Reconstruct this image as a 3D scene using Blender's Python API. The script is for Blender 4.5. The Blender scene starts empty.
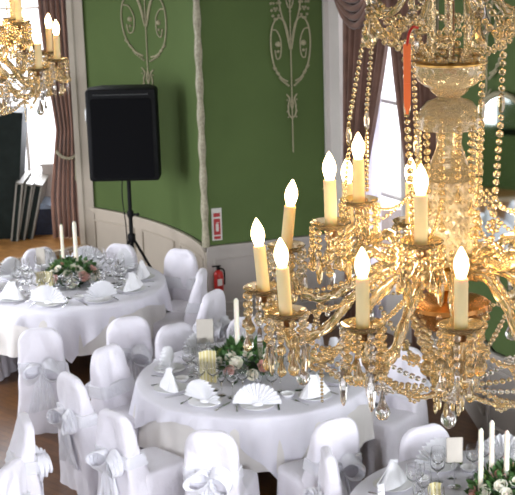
import bpy, math, random
from mathutils import Vector, Matrix, noise
PI = math.pi
R = math.radians
rnd = random.Random(7)
sc = bpy.context.scene
COL = sc.collection

# ------------------------------------------------------------------ camera
F = 1500.0
PITCH, ROLL, CAMZ = R(14.5), 0.031, 4.7
CAM = Vector((0, 0, CAMZ))
fwd = Vector((0, math.cos(PITCH), -math.sin(PITCH)))
up0 = Vector((0, math.sin(PITCH), math.cos(PITCH)))
rt0 = Vector((1, 0, 0))
RT = rt0 * math.cos(ROLL) - up0 * math.sin(ROLL)
UP = up0 * math.cos(ROLL) + rt0 * math.sin(ROLL)

def ray(px, py):
    return fwd + RT * ((px - 257.5) / F) - UP * ((py - 247.5) / F)

def PY(px, py, Y):
    d = ray(px, py)
    return CAM + d * (Y / d.y)

def PZ(px, py, z):
    d = ray(px, py)
    return CAM + d * ((z - CAMZ) / d.z)

cd = bpy.data.cameras.new('camera')
cam = bpy.data.objects.new('camera', cd)
COL.objects.link(cam)
m = Matrix((RT, UP, -fwd)).transposed().to_4x4()
m.translation = CAM
cam.matrix_world = m
cd.sensor_width = 36
cd.lens = F / 515 * 36
cd.clip_end = 200
cd.dof.use_dof = True
cd.dof.focus_distance = 4.1
cd.dof.aperture_fstop = 20
sc.camera = cam
sc.view_settings.view_transform = 'Standard'
sc.view_settings.look = 'None'
sc.view_settings.gamma = 1
sc.view_settings.exposure = 0.0
sc.view_settings.use_curve_mapping = False

# ------------------------------------------------------------------ materials
def mat(name, col, rough=.6, metal=0, trans=0, ior=1.45, emit=None, estr=0, sss=0, alpha=1, spec=None, sheen=0):
    m = bpy.data.materials.new(name)
    m.use_nodes = True
    b = m.node_tree.nodes['Principled BSDF']
    b.inputs['Base Color'].default_value = (*col, 1)
    b.inputs['Roughness'].default_value = rough
    b.inputs['Metallic'].default_value = metal
    b.inputs['Transmission Weight'].default_value = trans
    b.inputs['IOR'].default_value = ior
    b.inputs['Alpha'].default_value = alpha
    if sheen: b.inputs['Sheen Weight'].default_value = sheen
    if spec is not None: b.inputs['Specular IOR Level'].default_value = spec
    if sss:
        b.inputs['Subsurface Weight'].default_value = sss
        b.inputs['Subsurface Scale'].default_value = .01
    if emit:
        b.inputs['Emission Color'].default_value = (*emit, 1)
        b.inputs['Emission Strength'].default_value = estr
    return m

def noisy(m, scale=5, amt=.15, bump=0, bscale=40, coord='Object', stretch=(1, 1, 1)):
    nt = m.node_tree; n = nt.nodes; l = nt.links
    b = n['Principled BSDF']
    tc = n.new('ShaderNodeTexCoord'); mp = n.new('ShaderNodeMapping')
    mp.inputs['Scale'].default_value = stretch
    l.new(tc.outputs[coord], mp.inputs['Vector'])
    c = b.inputs['Base Color'].default_value[:3]
    if amt:
        tx = n.new('ShaderNodeTexNoise'); tx.inputs['Scale'].default_value = scale
        tx.inputs['Detail'].default_value = 4
        l.new(mp.outputs[0], tx.inputs['Vector'])
        r = n.new('ShaderNodeValToRGB')
        r.color_ramp.elements[0].position = .3; r.color_ramp.elements[1].position = .7
        r.color_ramp.elements[0].color = (*[x * (1 - amt) for x in c], 1)
        r.color_ramp.elements[1].color = (*[min(1, x * (1 + amt)) for x in c], 1)
        l.new(tx.outputs[0], r.inputs[0]); l.new(r.outputs[0], b.inputs['Base Color'])
    if bump:
        t2 = n.new('ShaderNodeTexNoise'); t2.inputs['Scale'].default_value = bscale
        t2.inputs['Detail'].default_value = 5
        l.new(mp.outputs[0], t2.inputs['Vector'])
        bp = n.new('ShaderNodeBump'); bp.inputs['Strength'].default_value = bump
        bp.inputs['Distance'].default_value = .02
        l.new(t2.outputs[0], bp.inputs['Height']); l.new(bp.outputs[0], b.inputs['Normal'])
    return m

GREEN = noisy(mat('green_paint', (.092, .136, .046), .75, spec=.12), 1.2, .08, .05, 60)
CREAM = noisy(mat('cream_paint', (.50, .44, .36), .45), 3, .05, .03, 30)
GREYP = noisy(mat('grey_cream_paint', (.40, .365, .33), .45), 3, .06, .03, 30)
WHITEP = noisy(mat('white_paint', (.60, .56, .52), .4), 3, .05)
PLASTER = noisy(mat('plaster_relief', (.34, .31, .19), .6), 60, .2)
GILT = noisy(mat('gilt_rope', (.33, .30, .21), .5), 40, .25)
CEIL = mat('ceiling_paint', (.45, .42, .36), .8)
CURT = noisy(mat('brown_velvet', (.17, .088, .062), .8, sheen=.3), 6, .25, .1, 60)
CURTP = noisy(mat('rose_brown_velvet', (.29, .155, .11), .8, sheen=.4), 6, .2, .1, 60)
CLOTH = noisy(mat('white_linen', (.78, .765, .835), .75, sheen=.2), 3, .03, .4, 14)
CLOTHC = noisy(mat('cream_linen', (.76, .73, .70), .8), 3, .04, .2, 14)
COVER = noisy(mat('white_chair_fabric', (.775, .75, .81), .6, sheen=.3), 3, .04, .9, 9)
ORG = noisy(mat('white_organza', (.90, .90, .97), .4, alpha=.78, sheen=.5), 10, .06, .4, 30)
NAPK = noisy(mat('napkin_linen', (.86, .86, .88), .8), 10, .03, .1, 60)
CHINA = mat('white_china', (.85, .85, .85), .12)
STEEL = mat('polished_steel', (.75, .75, .77), .18, 1)
BLACK = noisy(mat('black_plastic', (.007, .007, .008), .55, spec=.2), 30, .2, .2, 200)
GRILLE = noisy(mat('black_speaker_cloth', (.005, .005, .006), .9, spec=.1), 200, .4, .3, 300)
CASE = noisy(mat('black_case', (.008, .013, .011), .6, spec=.2), 8, .3)
NAVY = noisy(mat('navy_case', (.012, .018, .04), .6), 20, .3)
RED = mat('red_enamel', (.45, .02, .015), .35)
REDS = mat('red_sign_print', (.40, .03, .03), .5)
WHS = mat('white_sign_print', (.62, .60, .55), .5)
WAX = noisy(mat('ivory_wax', (.78, .74, .60), .5, sss=.3), 20, .04)
LEAF = noisy(mat('green_leaf', (.045, .11, .025), .5), 30, .5)
ROSEW = mat('white_rose_petal', (.82, .78, .66), .6, sss=.1)
ROSEP = mat('blush_rose_petal', (.72, .40, .34), .6, sss=.1)
ROSEY = mat('lime_bloom_petal', (.45, .52, .16), .6, sss=.1)
CLEAR = mat('clear_glass', (1, 1, 1), .02, trans=1, ior=1.45)
SMOKE = noisy(mat('beige_card', (.52, .48, .42), .6), 10, .05)
ORANGE = mat('orange_plastic', (.95, .17, .02), .4)
RIBBON = mat('red_ribbon', (.6, .03, .02), .5)
BRASS = noisy(mat('aged_brass', (.55, .33, .10), .3, 1), 20, .2)
GOLDROD = noisy(mat('bronze_rod', (.20, .09, .035), .35, .8), 20, .2)
BULB = mat('lit_bulb_glass', (1, .8, .5), .3, emit=(1, .70, .34), estr=16)
SLEEVE = noisy(mat('candle_sleeve_ivory', (.84, .68, .36), .5, sss=.2), 8, .05)
MIRROR = mat('mirror_glass', (.62, .68, .66), .04, 1)
NET = bpy.data.materials.new('white_net'); NET.use_nodes = True
n = NET.node_tree.nodes; l = NET.node_tree.links; n.clear()
oo = n.new('ShaderNodeOutputMaterial'); dd = n.new('ShaderNodeBsdfDiffuse'); tt = n.new('ShaderNodeBsdfTranslucent'); tp_ = n.new('ShaderNodeBsdfTransparent'); m1 = n.new('ShaderNodeMixShader'); m2 = n.new('ShaderNodeMixShader')
dd.inputs[0].default_value = (.8, .78, .84, 1); tt.inputs[0].default_value = (.9, .88, .95, 1); m1.inputs[0].default_value = .7; m2.inputs[0].default_value = .25
l.new(dd.outputs[0], m1.inputs[1]); l.new(tt.outputs[0], m1.inputs[2]); l.new(m1.outputs[0], m2.inputs[1]); l.new(tp_.outputs[0], m2.inputs[2]); l.new(m2.outputs[0], oo.inputs[0])

def crystal(name, col, rough, body):
    """cut glass: mostly clear glass, partly a pale glossy body as many small facets give"""
    m = bpy.data.materials.new(name); m.use_nodes = True
    n = m.node_tree.nodes; l = m.node_tree.links
    b = n['Principled BSDF']
    b.inputs['Base Color'].default_value = (*col, 1)
    b.inputs['Roughness'].default_value = rough
    b.inputs['Transmission Weight'].default_value = body
    b.inputs['IOR'].default_value = 1.6
    return m
CRYS = crystal('bulb_tinted_crystal', (1, .82, .50), .04, .90)  # the bulbs' warm light is put into the glass tint
CRYSB = crystal('amber_cut_glass', (1, .84, .54), .10, .72)
n = CRYSB.node_tree.nodes; l = CRYSB.node_tree.links
tc = n.new('ShaderNodeTexCoord'); vo = n.new('ShaderNodeTexVoronoi'); vo.inputs['Scale'].default_value = 60; bp = n.new('ShaderNodeBump'); bp.inputs['Strength'].default_value = .35; bp.inputs['Distance'].default_value = .006
l.new(tc.outputs['Object'], vo.inputs['Vector']); l.new(vo.outputs['Distance'], bp.inputs['Height']); l.new(bp.outputs[0], n['Principled BSDF'].inputs['Normal'])
CRYSC = crystal('clear_crystal', (.98, .95, .90), .03, .92)

CRYSV = crystal('pale_gold_cut_glass', (1, .86, .60), .14, .60)
# striped booklet material
BOOK = mat('striped_cream_paper', (.62, .55, .32), .7)
n = BOOK.node_tree.nodes; l = BOOK.node_tree.links
tc = n.new('ShaderNodeTexCoord'); wv = n.new('ShaderNodeTexWave'); wv.inputs['Scale'].default_value = 12
rr = n.new('ShaderNodeValToRGB'); rr.color_ramp.elements[0].color = (.55, .46, .16, 1); rr.color_ramp.elements[1].color = (.70, .66, .48, 1)
l.new(tc.outputs['Object'], wv.inputs['Vector']); l.new(wv.outputs[0], rr.inputs[0]); l.new(rr.outputs[0], n['Principled BSDF'].inputs['Base Color'])

def wood(name, c1, c2, rot, rough=.35, w=.6, h=.09):
    m = mat(name, c1, rough)
    n = m.node_tree.nodes; l = m.node_tree.links; b = n['Principled BSDF']
    tc = n.new('ShaderNodeTexCoord'); mp = n.new('ShaderNodeMapping'); mp.inputs['Rotation'].default_value = (0, 0, rot)
    br = n.new('ShaderNodeTexBrick'); br.inputs['Scale'].default_value = 1
    br.inputs['Brick Width'].default_value = w; br.inputs['Row Height'].default_value = h
    br.inputs['Mortar Size'].default_value = .002
    br.inputs['Color1'].default_value = (*c1, 1); br.inputs['Color2'].default_value = (*c2, 1)
    br.inputs['Mortar'].default_value = (*[x * .4 for x in c1], 1)
    ns = n.new('ShaderNodeTexNoise'); ns.inputs['Scale'].default_value = 8; ns.inputs['Detail'].default_value = 5
    mx = n.new('ShaderNodeMixRGB'); mx.blend_type = 'MULTIPLY'; mx.inputs[0].default_value = .6
    rp = n.new('ShaderNodeValToRGB'); rp.color_ramp.elements[0].color = (.55, .5, .45, 1); rp.color_ramp.elements[0].position = .3
    rp.color_ramp.elements[1].position = .7
    l.new(tc.outputs['Object'], mp.inputs['Vector']); l.new(mp.outputs[0], br.inputs['Vector'])
    l.new(mp.outputs[0], ns.inputs['Vector']); l.new(ns.outputs[0], rp.inputs[0])
    l.new(br.outputs[0], mx.inputs[1]); l.new(rp.outputs[0], mx.inputs[2]); l.new(mx.outputs[0], b.inputs['Base Color'])
    return m
FLOORM = wood('brown_parquet', (.14, .062, .022), (.20, .092, .032), R(45), w=.35, h=.07)
STAGEM = wood('honey_boards', (.42, .20, .06), (.50, .25, .08), R(38), w=1.8, h=.12)
EDGE = noisy(mat('pale_stage_nosing', (.55, .42, .28), .5), 10, .1)

# ------------------------------------------------------------------ mesh building
def ico(sub):
    import bmesh
    b = bmesh.new(); bmesh.ops.create_icosphere(b, subdivisions=sub, radius=1)
    v = [x.co.copy() for x in b.verts]; f = [[q.index for q in p.verts] for p in b.faces]
    b.free(); return v, f
ICO = {1: ico(1), 2: ico(2)}

class MB:
    def __init__(s): s.v = []; s.f = []; s.mi = []; s.cur = 0
    def add(s, v, f):
        o = len(s.v); s.v += [Vector(x) for x in v]; s.f += [[i + o for i in q] for q in f]; s.mi += [s.cur] * len(f)
        return s
    def ball(s, c, r, sub=1, sc=(1, 1, 1)):
        v, f = ICO[sub]; c = Vector(c)
        return s.add([Vector((p.x * sc[0], p.y * sc[1], p.z * sc[2])) * r + c for p in v], f)
    def box(s, c, d, rz=0, M=None):
        c = Vector(c); h = [x / 2 for x in d]
        m = M or Matrix.Rotation(rz, 3, 'Z')
        v = [c + m @ Vector((a * h[0], b * h[1], e * h[2])) for a in (-1, 1) for b in (-1, 1) for e in (-1, 1)]
        return s.add(v, [(0, 1, 3, 2), (4, 6, 7, 5), (0, 4, 5, 1), (2, 3, 7, 6), (0, 2, 6, 4), (1, 5, 7, 3)])
    def loft(s, loops, cap=True, closed=True):
        n = len(loops[0]); f = []
        for i in range(len(loops) - 1):
            for j in range(n if closed else n - 1):
                k = (j + 1) % n
                f.append((i * n + j, i * n + k, (i + 1) * n + k, (i + 1) * n + j))
        if cap: f.append(tuple(range(n - 1, -1, -1))); f.append(tuple(range((len(loops) - 1) * n, len(loops) * n)))
        return s.add([p for q in loops for p in q], f)
    def lathe(s, prof, c=(0, 0, 0), seg=24, flute=0, nf=12, tw=0):
        c = Vector(c); lo = []
        for k, (r, z) in enumerate(prof):
            lo.append([c + Vector((r * (1 + flute * math.sin(nf * (2 * PI * j / seg) + tw * k)) * math.cos(2 * PI * j / seg),
                                   r * (1 + flute * math.sin(nf * (2 * PI * j / seg) + tw * k)) * math.sin(2 * PI * j / seg), z)) for j in range(seg)])
        return s.loft(lo, cap=True)
    def tube(s, pts, r, seg=8, tw=0, lob=0, nl=3):
        pts = [Vector(p) for p in pts]; lo = []; prev = None
        for i, p in enumerate(pts):
            t = (pts[min(i + 1, len(pts) - 1)] - pts[max(i - 1, 0)]).normalized()
            if prev is None:
                a = t.orthogonal().normalized()
            else:
                a = (prev - t * prev.dot(t))
                a = a.normalized() if a.length > 1e-6 else t.orthogonal().normalized()
            prev = a; b = t.cross(a)
            ri = r[i] if isinstance(r, (list, tuple)) else r
            lo.append([p + (a * math.cos(q) + b * math.sin(q)) * ri * (1 + lob * math.cos(nl * (q + tw * i)))
                       for q in [2 * PI * j / seg for j in range(seg)]])
        return s.loft(lo, cap=True)
    def sheet(s, grid, th=.004):
        """a thin solid sheet from a grid of points, thickness along the mean normal"""
        a = len(grid); b = len(grid[0])
        def nrm(i, j):
            u = grid[min(i + 1, a - 1)][j] - grid[max(i - 1, 0)][j]; w = grid[i][min(j + 1, b - 1)] - grid[i][max(j - 1, 0)]
            q = u.cross(w); return q.normalized() if q.length > 1e-9 else Vector((0, 0, 1))
        top = [[grid[i][j] + nrm(i, j) * th / 2 for j in range(b)] for i in range(a)]
        bot = [[grid[i][j] - nrm(i, j) * th / 2 for j in range(b)] for i in range(a)]
        v = [p for q in top for p in q] + [p for q in bot for p in q]; o = a * b; f = []
        for i in range(a - 1):
            for j in range(b - 1):
                q = (i * b + j, i * b + j + 1, (i + 1) * b + j + 1, (i + 1) * b + j)
                f.append(q); f.append(tuple(o + k for k in reversed(q)))
        for i in range(a - 1):
            for j in (0, b - 1): f.append((i * b + j, (i + 1) * b + j, o + (i + 1) * b + j, o + i * b + j))
        for j in range(b - 1):
            for i in (0, a - 1): f.append((i * b + j, i * b + j + 1, o + i * b + j + 1, o + i * b + j))
        return s.add(v, f)
    def build(s, name, mats, parent=None, loc=None, smooth=True, rz=None):
        me = bpy.data.meshes.new(name)
        me.from_pydata([tuple(p) for p in s.v], [], s.f)
        for mm in (mats if isinstance(mats, (list, tuple)) else [mats]): me.materials.append(mm)
        me.polygons.foreach_set('material_index', s.mi)
        me.polygons.foreach_set('use_smooth', [smooth] * len(s.f))
        me.validate(); me.update()
        import bmesh
        b = bmesh.new(); b.from_mesh(me); bmesh.ops.recalc_face_normals(b, faces=b.faces); b.to_mesh(me); b.free()
        if smooth == 'auto' or smooth is True:
            try: me.set_sharp_from_angle(angle=R(50))
            except Exception: pass
        o = bpy.data.objects.new(name, me); COL.objects.link(o)
        if parent: o.parent = parent
        if loc is not None: o.location = loc
        if rz is not None: o.rotation_euler.z = rz
        return o

def tag(o, label=None, cat=None, group=None, kind=None):
    if label: o['label'] = label
    if cat: o['category'] = cat
    if group: o['group'] = group
    if kind: o['kind'] = kind
    return o

def thing(name, label, cat, loc=(0, 0, 0), rz=0, group=None):
    o = bpy.data.objects.new(name, None); COL.objects.link(o)
    o.location = loc; o.rotation_euler.z = rz; o.empty_display_size = .1
    return tag(o, label, cat, group)

def copy_tree(o, parent=None):
    kids = list(o.children)
    c = o.copy(); COL.objects.link(c); c.parent = parent
    for k in kids: copy_tree(k, c)
    return c

def place(proto, used, loc, rz, label, group=None, scale=None):
    o = copy_tree(proto) if used[0] else proto
    used[0] = True
    o.location = loc; o.rotation_euler.z = rz; o['label'] = label
    if group: o['group'] = group
    if scale: o.scale = scale
    return o

def catmull(pts, n=8):
    pts = [Vector(p) for p in pts]; out = []
    for i in range(len(pts) - 1):
        p0 = pts[max(i - 1, 0)]; p1 = pts[i]; p2 = pts[i + 1]; p3 = pts[min(i + 2, len(pts) - 1)]
        for k in range(n):
            t = k / n
            out.append(.5 * ((2 * p1) + (p2 - p0) * t + (2 * p0 - 5 * p1 + 4 * p2 - p3) * t * t + (3 * p1 - p0 - 3 * p2 + p3) * t ** 3))
    out.append(pts[-1]); return out

# ------------------------------------------------------------------ room plan (metres)
DADO = .85
CEILZ = 6.6
WL = [Vector((-1.93, 17.05)), Vector((-1.55, 16.72)), Vector((-1.2, 16.33)), Vector((-.95, 15.97)), Vector((-.75, 15.6)), Vector((-.60, 15.25)), Vector((-.53, 15.02))]
WL = [Vector((p.x, p.y)) for p in catmull([(q.x, q.y, 0) for q in WL], 5)]
A_ = WL[-1]
B_ = Vector((.80, 15.42)); C_ = Vector((1.66, 13.9)); E_ = Vector((1.87, 11.35)); G_ = Vector((2.75, 9.6))

def wallstrip(name, pts, z0, z1, th, material, parent=None, out=1, kind=None):
    """vertical wall along plan points; room side is the given line, thickness goes outward"""
    n = len(pts); off = []
    for i in range(n):
        t = (pts[min(i + 1, n - 1)] - pts[max(i - 1, 0)]).normalized()
        off.append(Vector((-t.y, t.x)) * th * out)
    b = MB()
    lo = [[Vector((p.x, p.y, z0)), Vector((p.x, p.y, z1)), Vector((p.x + o.x, p.y + o.y, z1)), Vector((p.x + o.x, p.y + o.y, z0))] for p, o in zip(pts, off)]
    b.loft(lo)
    o = b.build(name, material, parent)
    if kind: tag(o, kind=kind)
    return o

fl = MB().box((0, 8, -.05), (16, 24, .1)).build('floor', FLOORM, smooth=False); tag(fl, kind='structure')
ce = MB().box((0, 8, CEILZ + .05), (16, 24, .1)).build('ceiling', CEIL, smooth=False); tag(ce, kind='structure')

wl = wallstrip('wall_left', WL, 0, CEILZ, .25, GREEN, kind='structure')
wb = wallstrip('wall_back', [A_, B_], 0, CEILZ, .2, GREEN, kind='structure')
wr = wallstrip('wall_right', [C_ + (E_ - C_) * .06, E_, G_], 0, CEILZ, .2, GREEN, kind='structure')

def dado(pts, material, parent, panels=True, name='dado'):
    """panelled dado standing proud of the wall: board, cap rail, lower rail and raised panel frames"""
    n = len(pts)
    def inn(i, d):
        t = (pts[min(i + 1, n - 1)] - pts[max(i - 1, 0)]).normalized()
        return pts[i] + Vector((t.y, -t.x)) * d
    b = MB()
    def band(d, z0, z1):
        lo = []
        for i in range(n):
            q = inn(i, d); p = inn(i, -.01)
            lo.append([Vector((q.x, q.y, z0)), Vector((q.x, q.y, z1)), Vector((p.x, p.y, z1)), Vector((p.x, p.y, z0))])
        b.loft(lo)
    band(.02, 0, DADO); band(.055, DADO - .035, DADO); band(.038, DADO - .065, DADO - .035)
    o = b.build(name, material, parent)
    b = MB()
    # raised panel mouldings
    L = [0]
    for i in range(n - 1): L.append(L[-1] + (pts[i + 1] - pts[i]).length)
    def at(s):
        for i in range(n - 1):
            if s <= L[i + 1] or i == n - 2:
                t = (s - L[i]) / (L[i + 1] - L[i]); q = inn(i, .03) * (1 - t) + inn(i + 1, .03) * t
                return q
    cnt = max(1, round(L[-1] / .75)); w = L[-1] / cnt
    for k in range(cnt):
        s0 = k * w + .08; s1 = (k + 1) * w - .08
        ring = []
        for a in range(9): ring.append((s0 + (s1 - s0) * a / 8, .70))
        for a in range(9): ring.append((s1 - (s1 - s0) * a / 8, .22))
        ring.append(ring[0])
        b.tube([Vector((at(s).x, at(s).y, z)) for s, z in ring], .014, 6)
    b.build('panel_moulding', material, o)
    return o
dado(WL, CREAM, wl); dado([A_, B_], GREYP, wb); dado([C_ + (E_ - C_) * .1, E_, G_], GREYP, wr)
def skirt(name, pts, col=GREYP):
    q = []
    for i in range(len(pts)):
        t = (pts[min(i + 1, len(pts) - 1)] - pts[max(i - 1, 0)]).normalized(); q.append(pts[i] + Vector((t.y, -t.x)) * .02)
    o = wallstrip(name, q, 0, .13, .03, col, out=-1, kind='structure')
DARKB = noisy(mat('dark_stained_board', (.02, .017, .016), .5), 10, .2)
skirt('baseboard_left', WL); skirt('baseboard_back', [A_, B_]); skirt('baseboard_right', [E_, G_], DARKB)
# rope moulding at the corner
b = MB(); b.tube([Vector((A_.x + .0, A_.y - .05, DADO + (CEILZ - DADO) * i / 160)) for i in range(161)], .036, 10, tw=.35, lob=.16, nl=2)
tag(b.build('trim_1', GILT), kind='structure')
# dark narrow rail above right-hand dado is part of its cap

# left architrave + window wall
YW = 18.3
p0 = PY(67.5, 0, 17.05); 
ax1 = PY(91.5, 170, 17.0).x; ax0 = ax1 - .175
b = MB(); b.box(((ax0 + ax1) / 2, 17.08, CEILZ / 2), (ax1 - ax0, .18, CEILZ)); b.box((ax1 - .02, 17.0, CEILZ / 2), (.05, .06, CEILZ)); b.box((ax0 + .03, 17.0, CEILZ / 2), (.06, .06, CEILZ))
tag(b.build('trim_2', CREAM, smooth=False), kind='structure')
# reveal behind architrave to the window wall
b = MB(); b.box((ax0 + .12, (17.1 + YW) / 2, CEILZ / 2), (.2, YW - 17.1 + .1, CEILZ)); tag(b.build('wall_alcove_side', WHITEP, smooth=False), kind='structure')
wx0, wx1, wz0 = -3.35, -2.28, .88
b = MB()
b.box(((wx0 - 8) / 2, YW + .1, CEILZ / 2), (8 + wx0, .2, CEILZ)); b.box(((wx0 + wx1) / 2, YW + .1, wz0 / 2), (wx1 - wx0, .2, wz0)); b.box(((wx1 - 2.0) / 2, YW + .1, CEILZ / 2), (-2.0 - wx1, .2, CEILZ))
b.box(((wx0 + wx1) / 2, YW + .1, 5.9), (wx1 - wx0, .2, 1.4))
tag(b.build('wall_far', WHITEP, smooth=False), kind='structure')
def window(name, p, q, z0, z1, nv, nh, matr=WHITEP):
    p = Vector(p); q = Vector(q); d = q - p; L = d.length; ang = math.atan2(d.y, d.x); c = (p + q) / 2
    b = MB()
    for s in (0, 1):
        e = p + d * s; b.box((e.x, e.y, (z0 + z1) / 2), (.07, .1, z1 - z0), ang)
    for z in (z0, z1): b.box((c.x, c.y, z), (L, .1, .07), ang)
    for i in range(1, nv): e = p + d * i / nv; b.box((e.x, e.y, (z0 + z1) / 2), (.035, .05, z1 - z0), ang)
    for i in range(1, nh): b.box((c.x, c.y, z0 + (z1 - z0) * i / nh), (L, .05, .03), ang)
    o = b.build(name, matr, smooth=False); tag(o, kind='structure')
    MB().box((c.x, c.y, (z0 + z1) / 2), (L - .05, .006, z1 - z0 - .05), ang).build('pane', THIN, o, smooth=False)
    return o
THIN = bpy.data.materials.new('window_glass'); THIN.use_nodes = True
n = THIN.node_tree.nodes; l = THIN.node_tree.links; n.clear()
o_ = n.new('ShaderNodeOutputMaterial'); g1 = n.new('ShaderNodeBsdfTransparent'); g2 = n.new('ShaderNodeBsdfGlossy'); mx = n.new('ShaderNodeMixShader')
g2.inputs['Roughness'].default_value = .02; mx.inputs[0].default_value = .05
l.new(g1.outputs[0], mx.inputs[1]); l.new(g2.outputs[0], mx.inputs[2]); l.new(mx.outputs[0], o_.inputs[0])
window('window_1', (wx0, YW + .1), (wx1, YW + .1), wz0, 5.2, 2, 4)
# window 2 between B and C
dBC = (C_ - B_); LBC = dBC.length; angBC = math.atan2(dBC.y, dBC.x)
def BC(s, d=0):
    t = dBC.normalized(); return B_ + dBC * s + Vector((t.y, -t.x)) * d      # +d = into the room
b = MB()
w0, w1, sz = .14, .93, .45
q = BC(w0 / 2, -.1); b.box((q.x, q.y, CEILZ / 2), (LBC * w0, .2, CEILZ), angBC)
q = BC((1 + w1) / 2, -.1); b.box((q.x, q.y, CEILZ / 2), (LBC * (1 - w1) + .12, .2, CEILZ), angBC)
q = BC((w0 + w1) / 2, -.1); b.box((q.x, q.y, sz / 2), (LBC * (w1 - w0), .2, sz), angBC)
b.box((q.x, q.y, 5.9), (LBC * (w1 - w0), .2, 1.4), angBC)
tag(b.build('wall_window', WHITEP, smooth=False), kind='structure')
pa = BC(w0, -.1); pb = BC(w1, -.1)
window('window_2', pa, pb, sz, 5.2, 3, 5)

# unseen side walls of the hall, added to shape daylight and the mirror view
b = MB()
XL = -5.6
b.box((XL, 7, .6), (.2, 20, 1.2)); b.box((XL, 7, 5.9), (.2, 20, 1.4))
for y, wd in ((-2, 1.5), (2.0, 1.5), (6.5, 3.5), (11.2, 1.0), (14.6, 1.0), (17.5, 1.0)): b.box((XL, y, 3.2), (.2, wd, 4.2))
tag(b.build('wall_added_side', GREEN, smooth=False), kind='structure')  # added out of view, piers spaced to steer light from the left

b = MB()
b.box((5.6, 7, .6), (.2, 20, 1.2)); b.box((5.6, 7, 5.9), (.2, 20, 1.4)); b.box((4.25, 9.6, CEILZ / 2), (2.9, .2, CEILZ))
for y in (-2, 3, 8): b.box((5.6, y, 3.2), (.2, 1.4, 4.2))
tag(b.build('wall_added_right', GREEN, smooth=False), kind='structure')  # unseen wall added to cut fill from the right
b = MB()
b.box((0, -4, .6), (11.4, .2, 1.2)); b.box((0, -4, 5.9), (11.4, .2, 1.4))
for x, wd in ((-5.1, 1.2), (0, 3), (5.1, 1.2)): b.box((x, -4, 3.2), (wd, .2, 4.2))
tag(b.build('wall_added_front', GREEN, smooth=False), kind='structure')  # unseen wall added behind the camera to hold back sky light
# stage platform
def poly_prism(b, pts, z0, z1):
    b.loft([[Vector((p[0], p[1], z0)) for p in pts], [Vector((p[0], p[1], z1)) for p in pts]])
SE0 = Vector((-5.4, 14.3)); SE1 = Vector((-1.98, 17.0))
b = MB(); poly_prism(b, [(SE0.x, SE0.y), (SE1.x, SE1.y), (-2.0, YW), (-5.4, YW)], 0, .40)
st = b.build('stage_platform', STAGEM, smooth=False)
tag(st, 'low honey-coloured wooden platform filling the window alcove at left', 'platform')
b = MB(); d = (SE1 - SE0).normalized(); nn = Vector((d.y, -d.x))
b.loft([[Vector((p.x, p.y, .36)) + Vector((nn.x, nn.y, 0)) * a + Vector((0, 0, c)) for a, c in ((-.03, .05), (.03, .05), (.03, .0), (-.03, .0))] for p in (SE0, SE1)])
b.build('nosing', EDGE, st, smooth=False)

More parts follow.
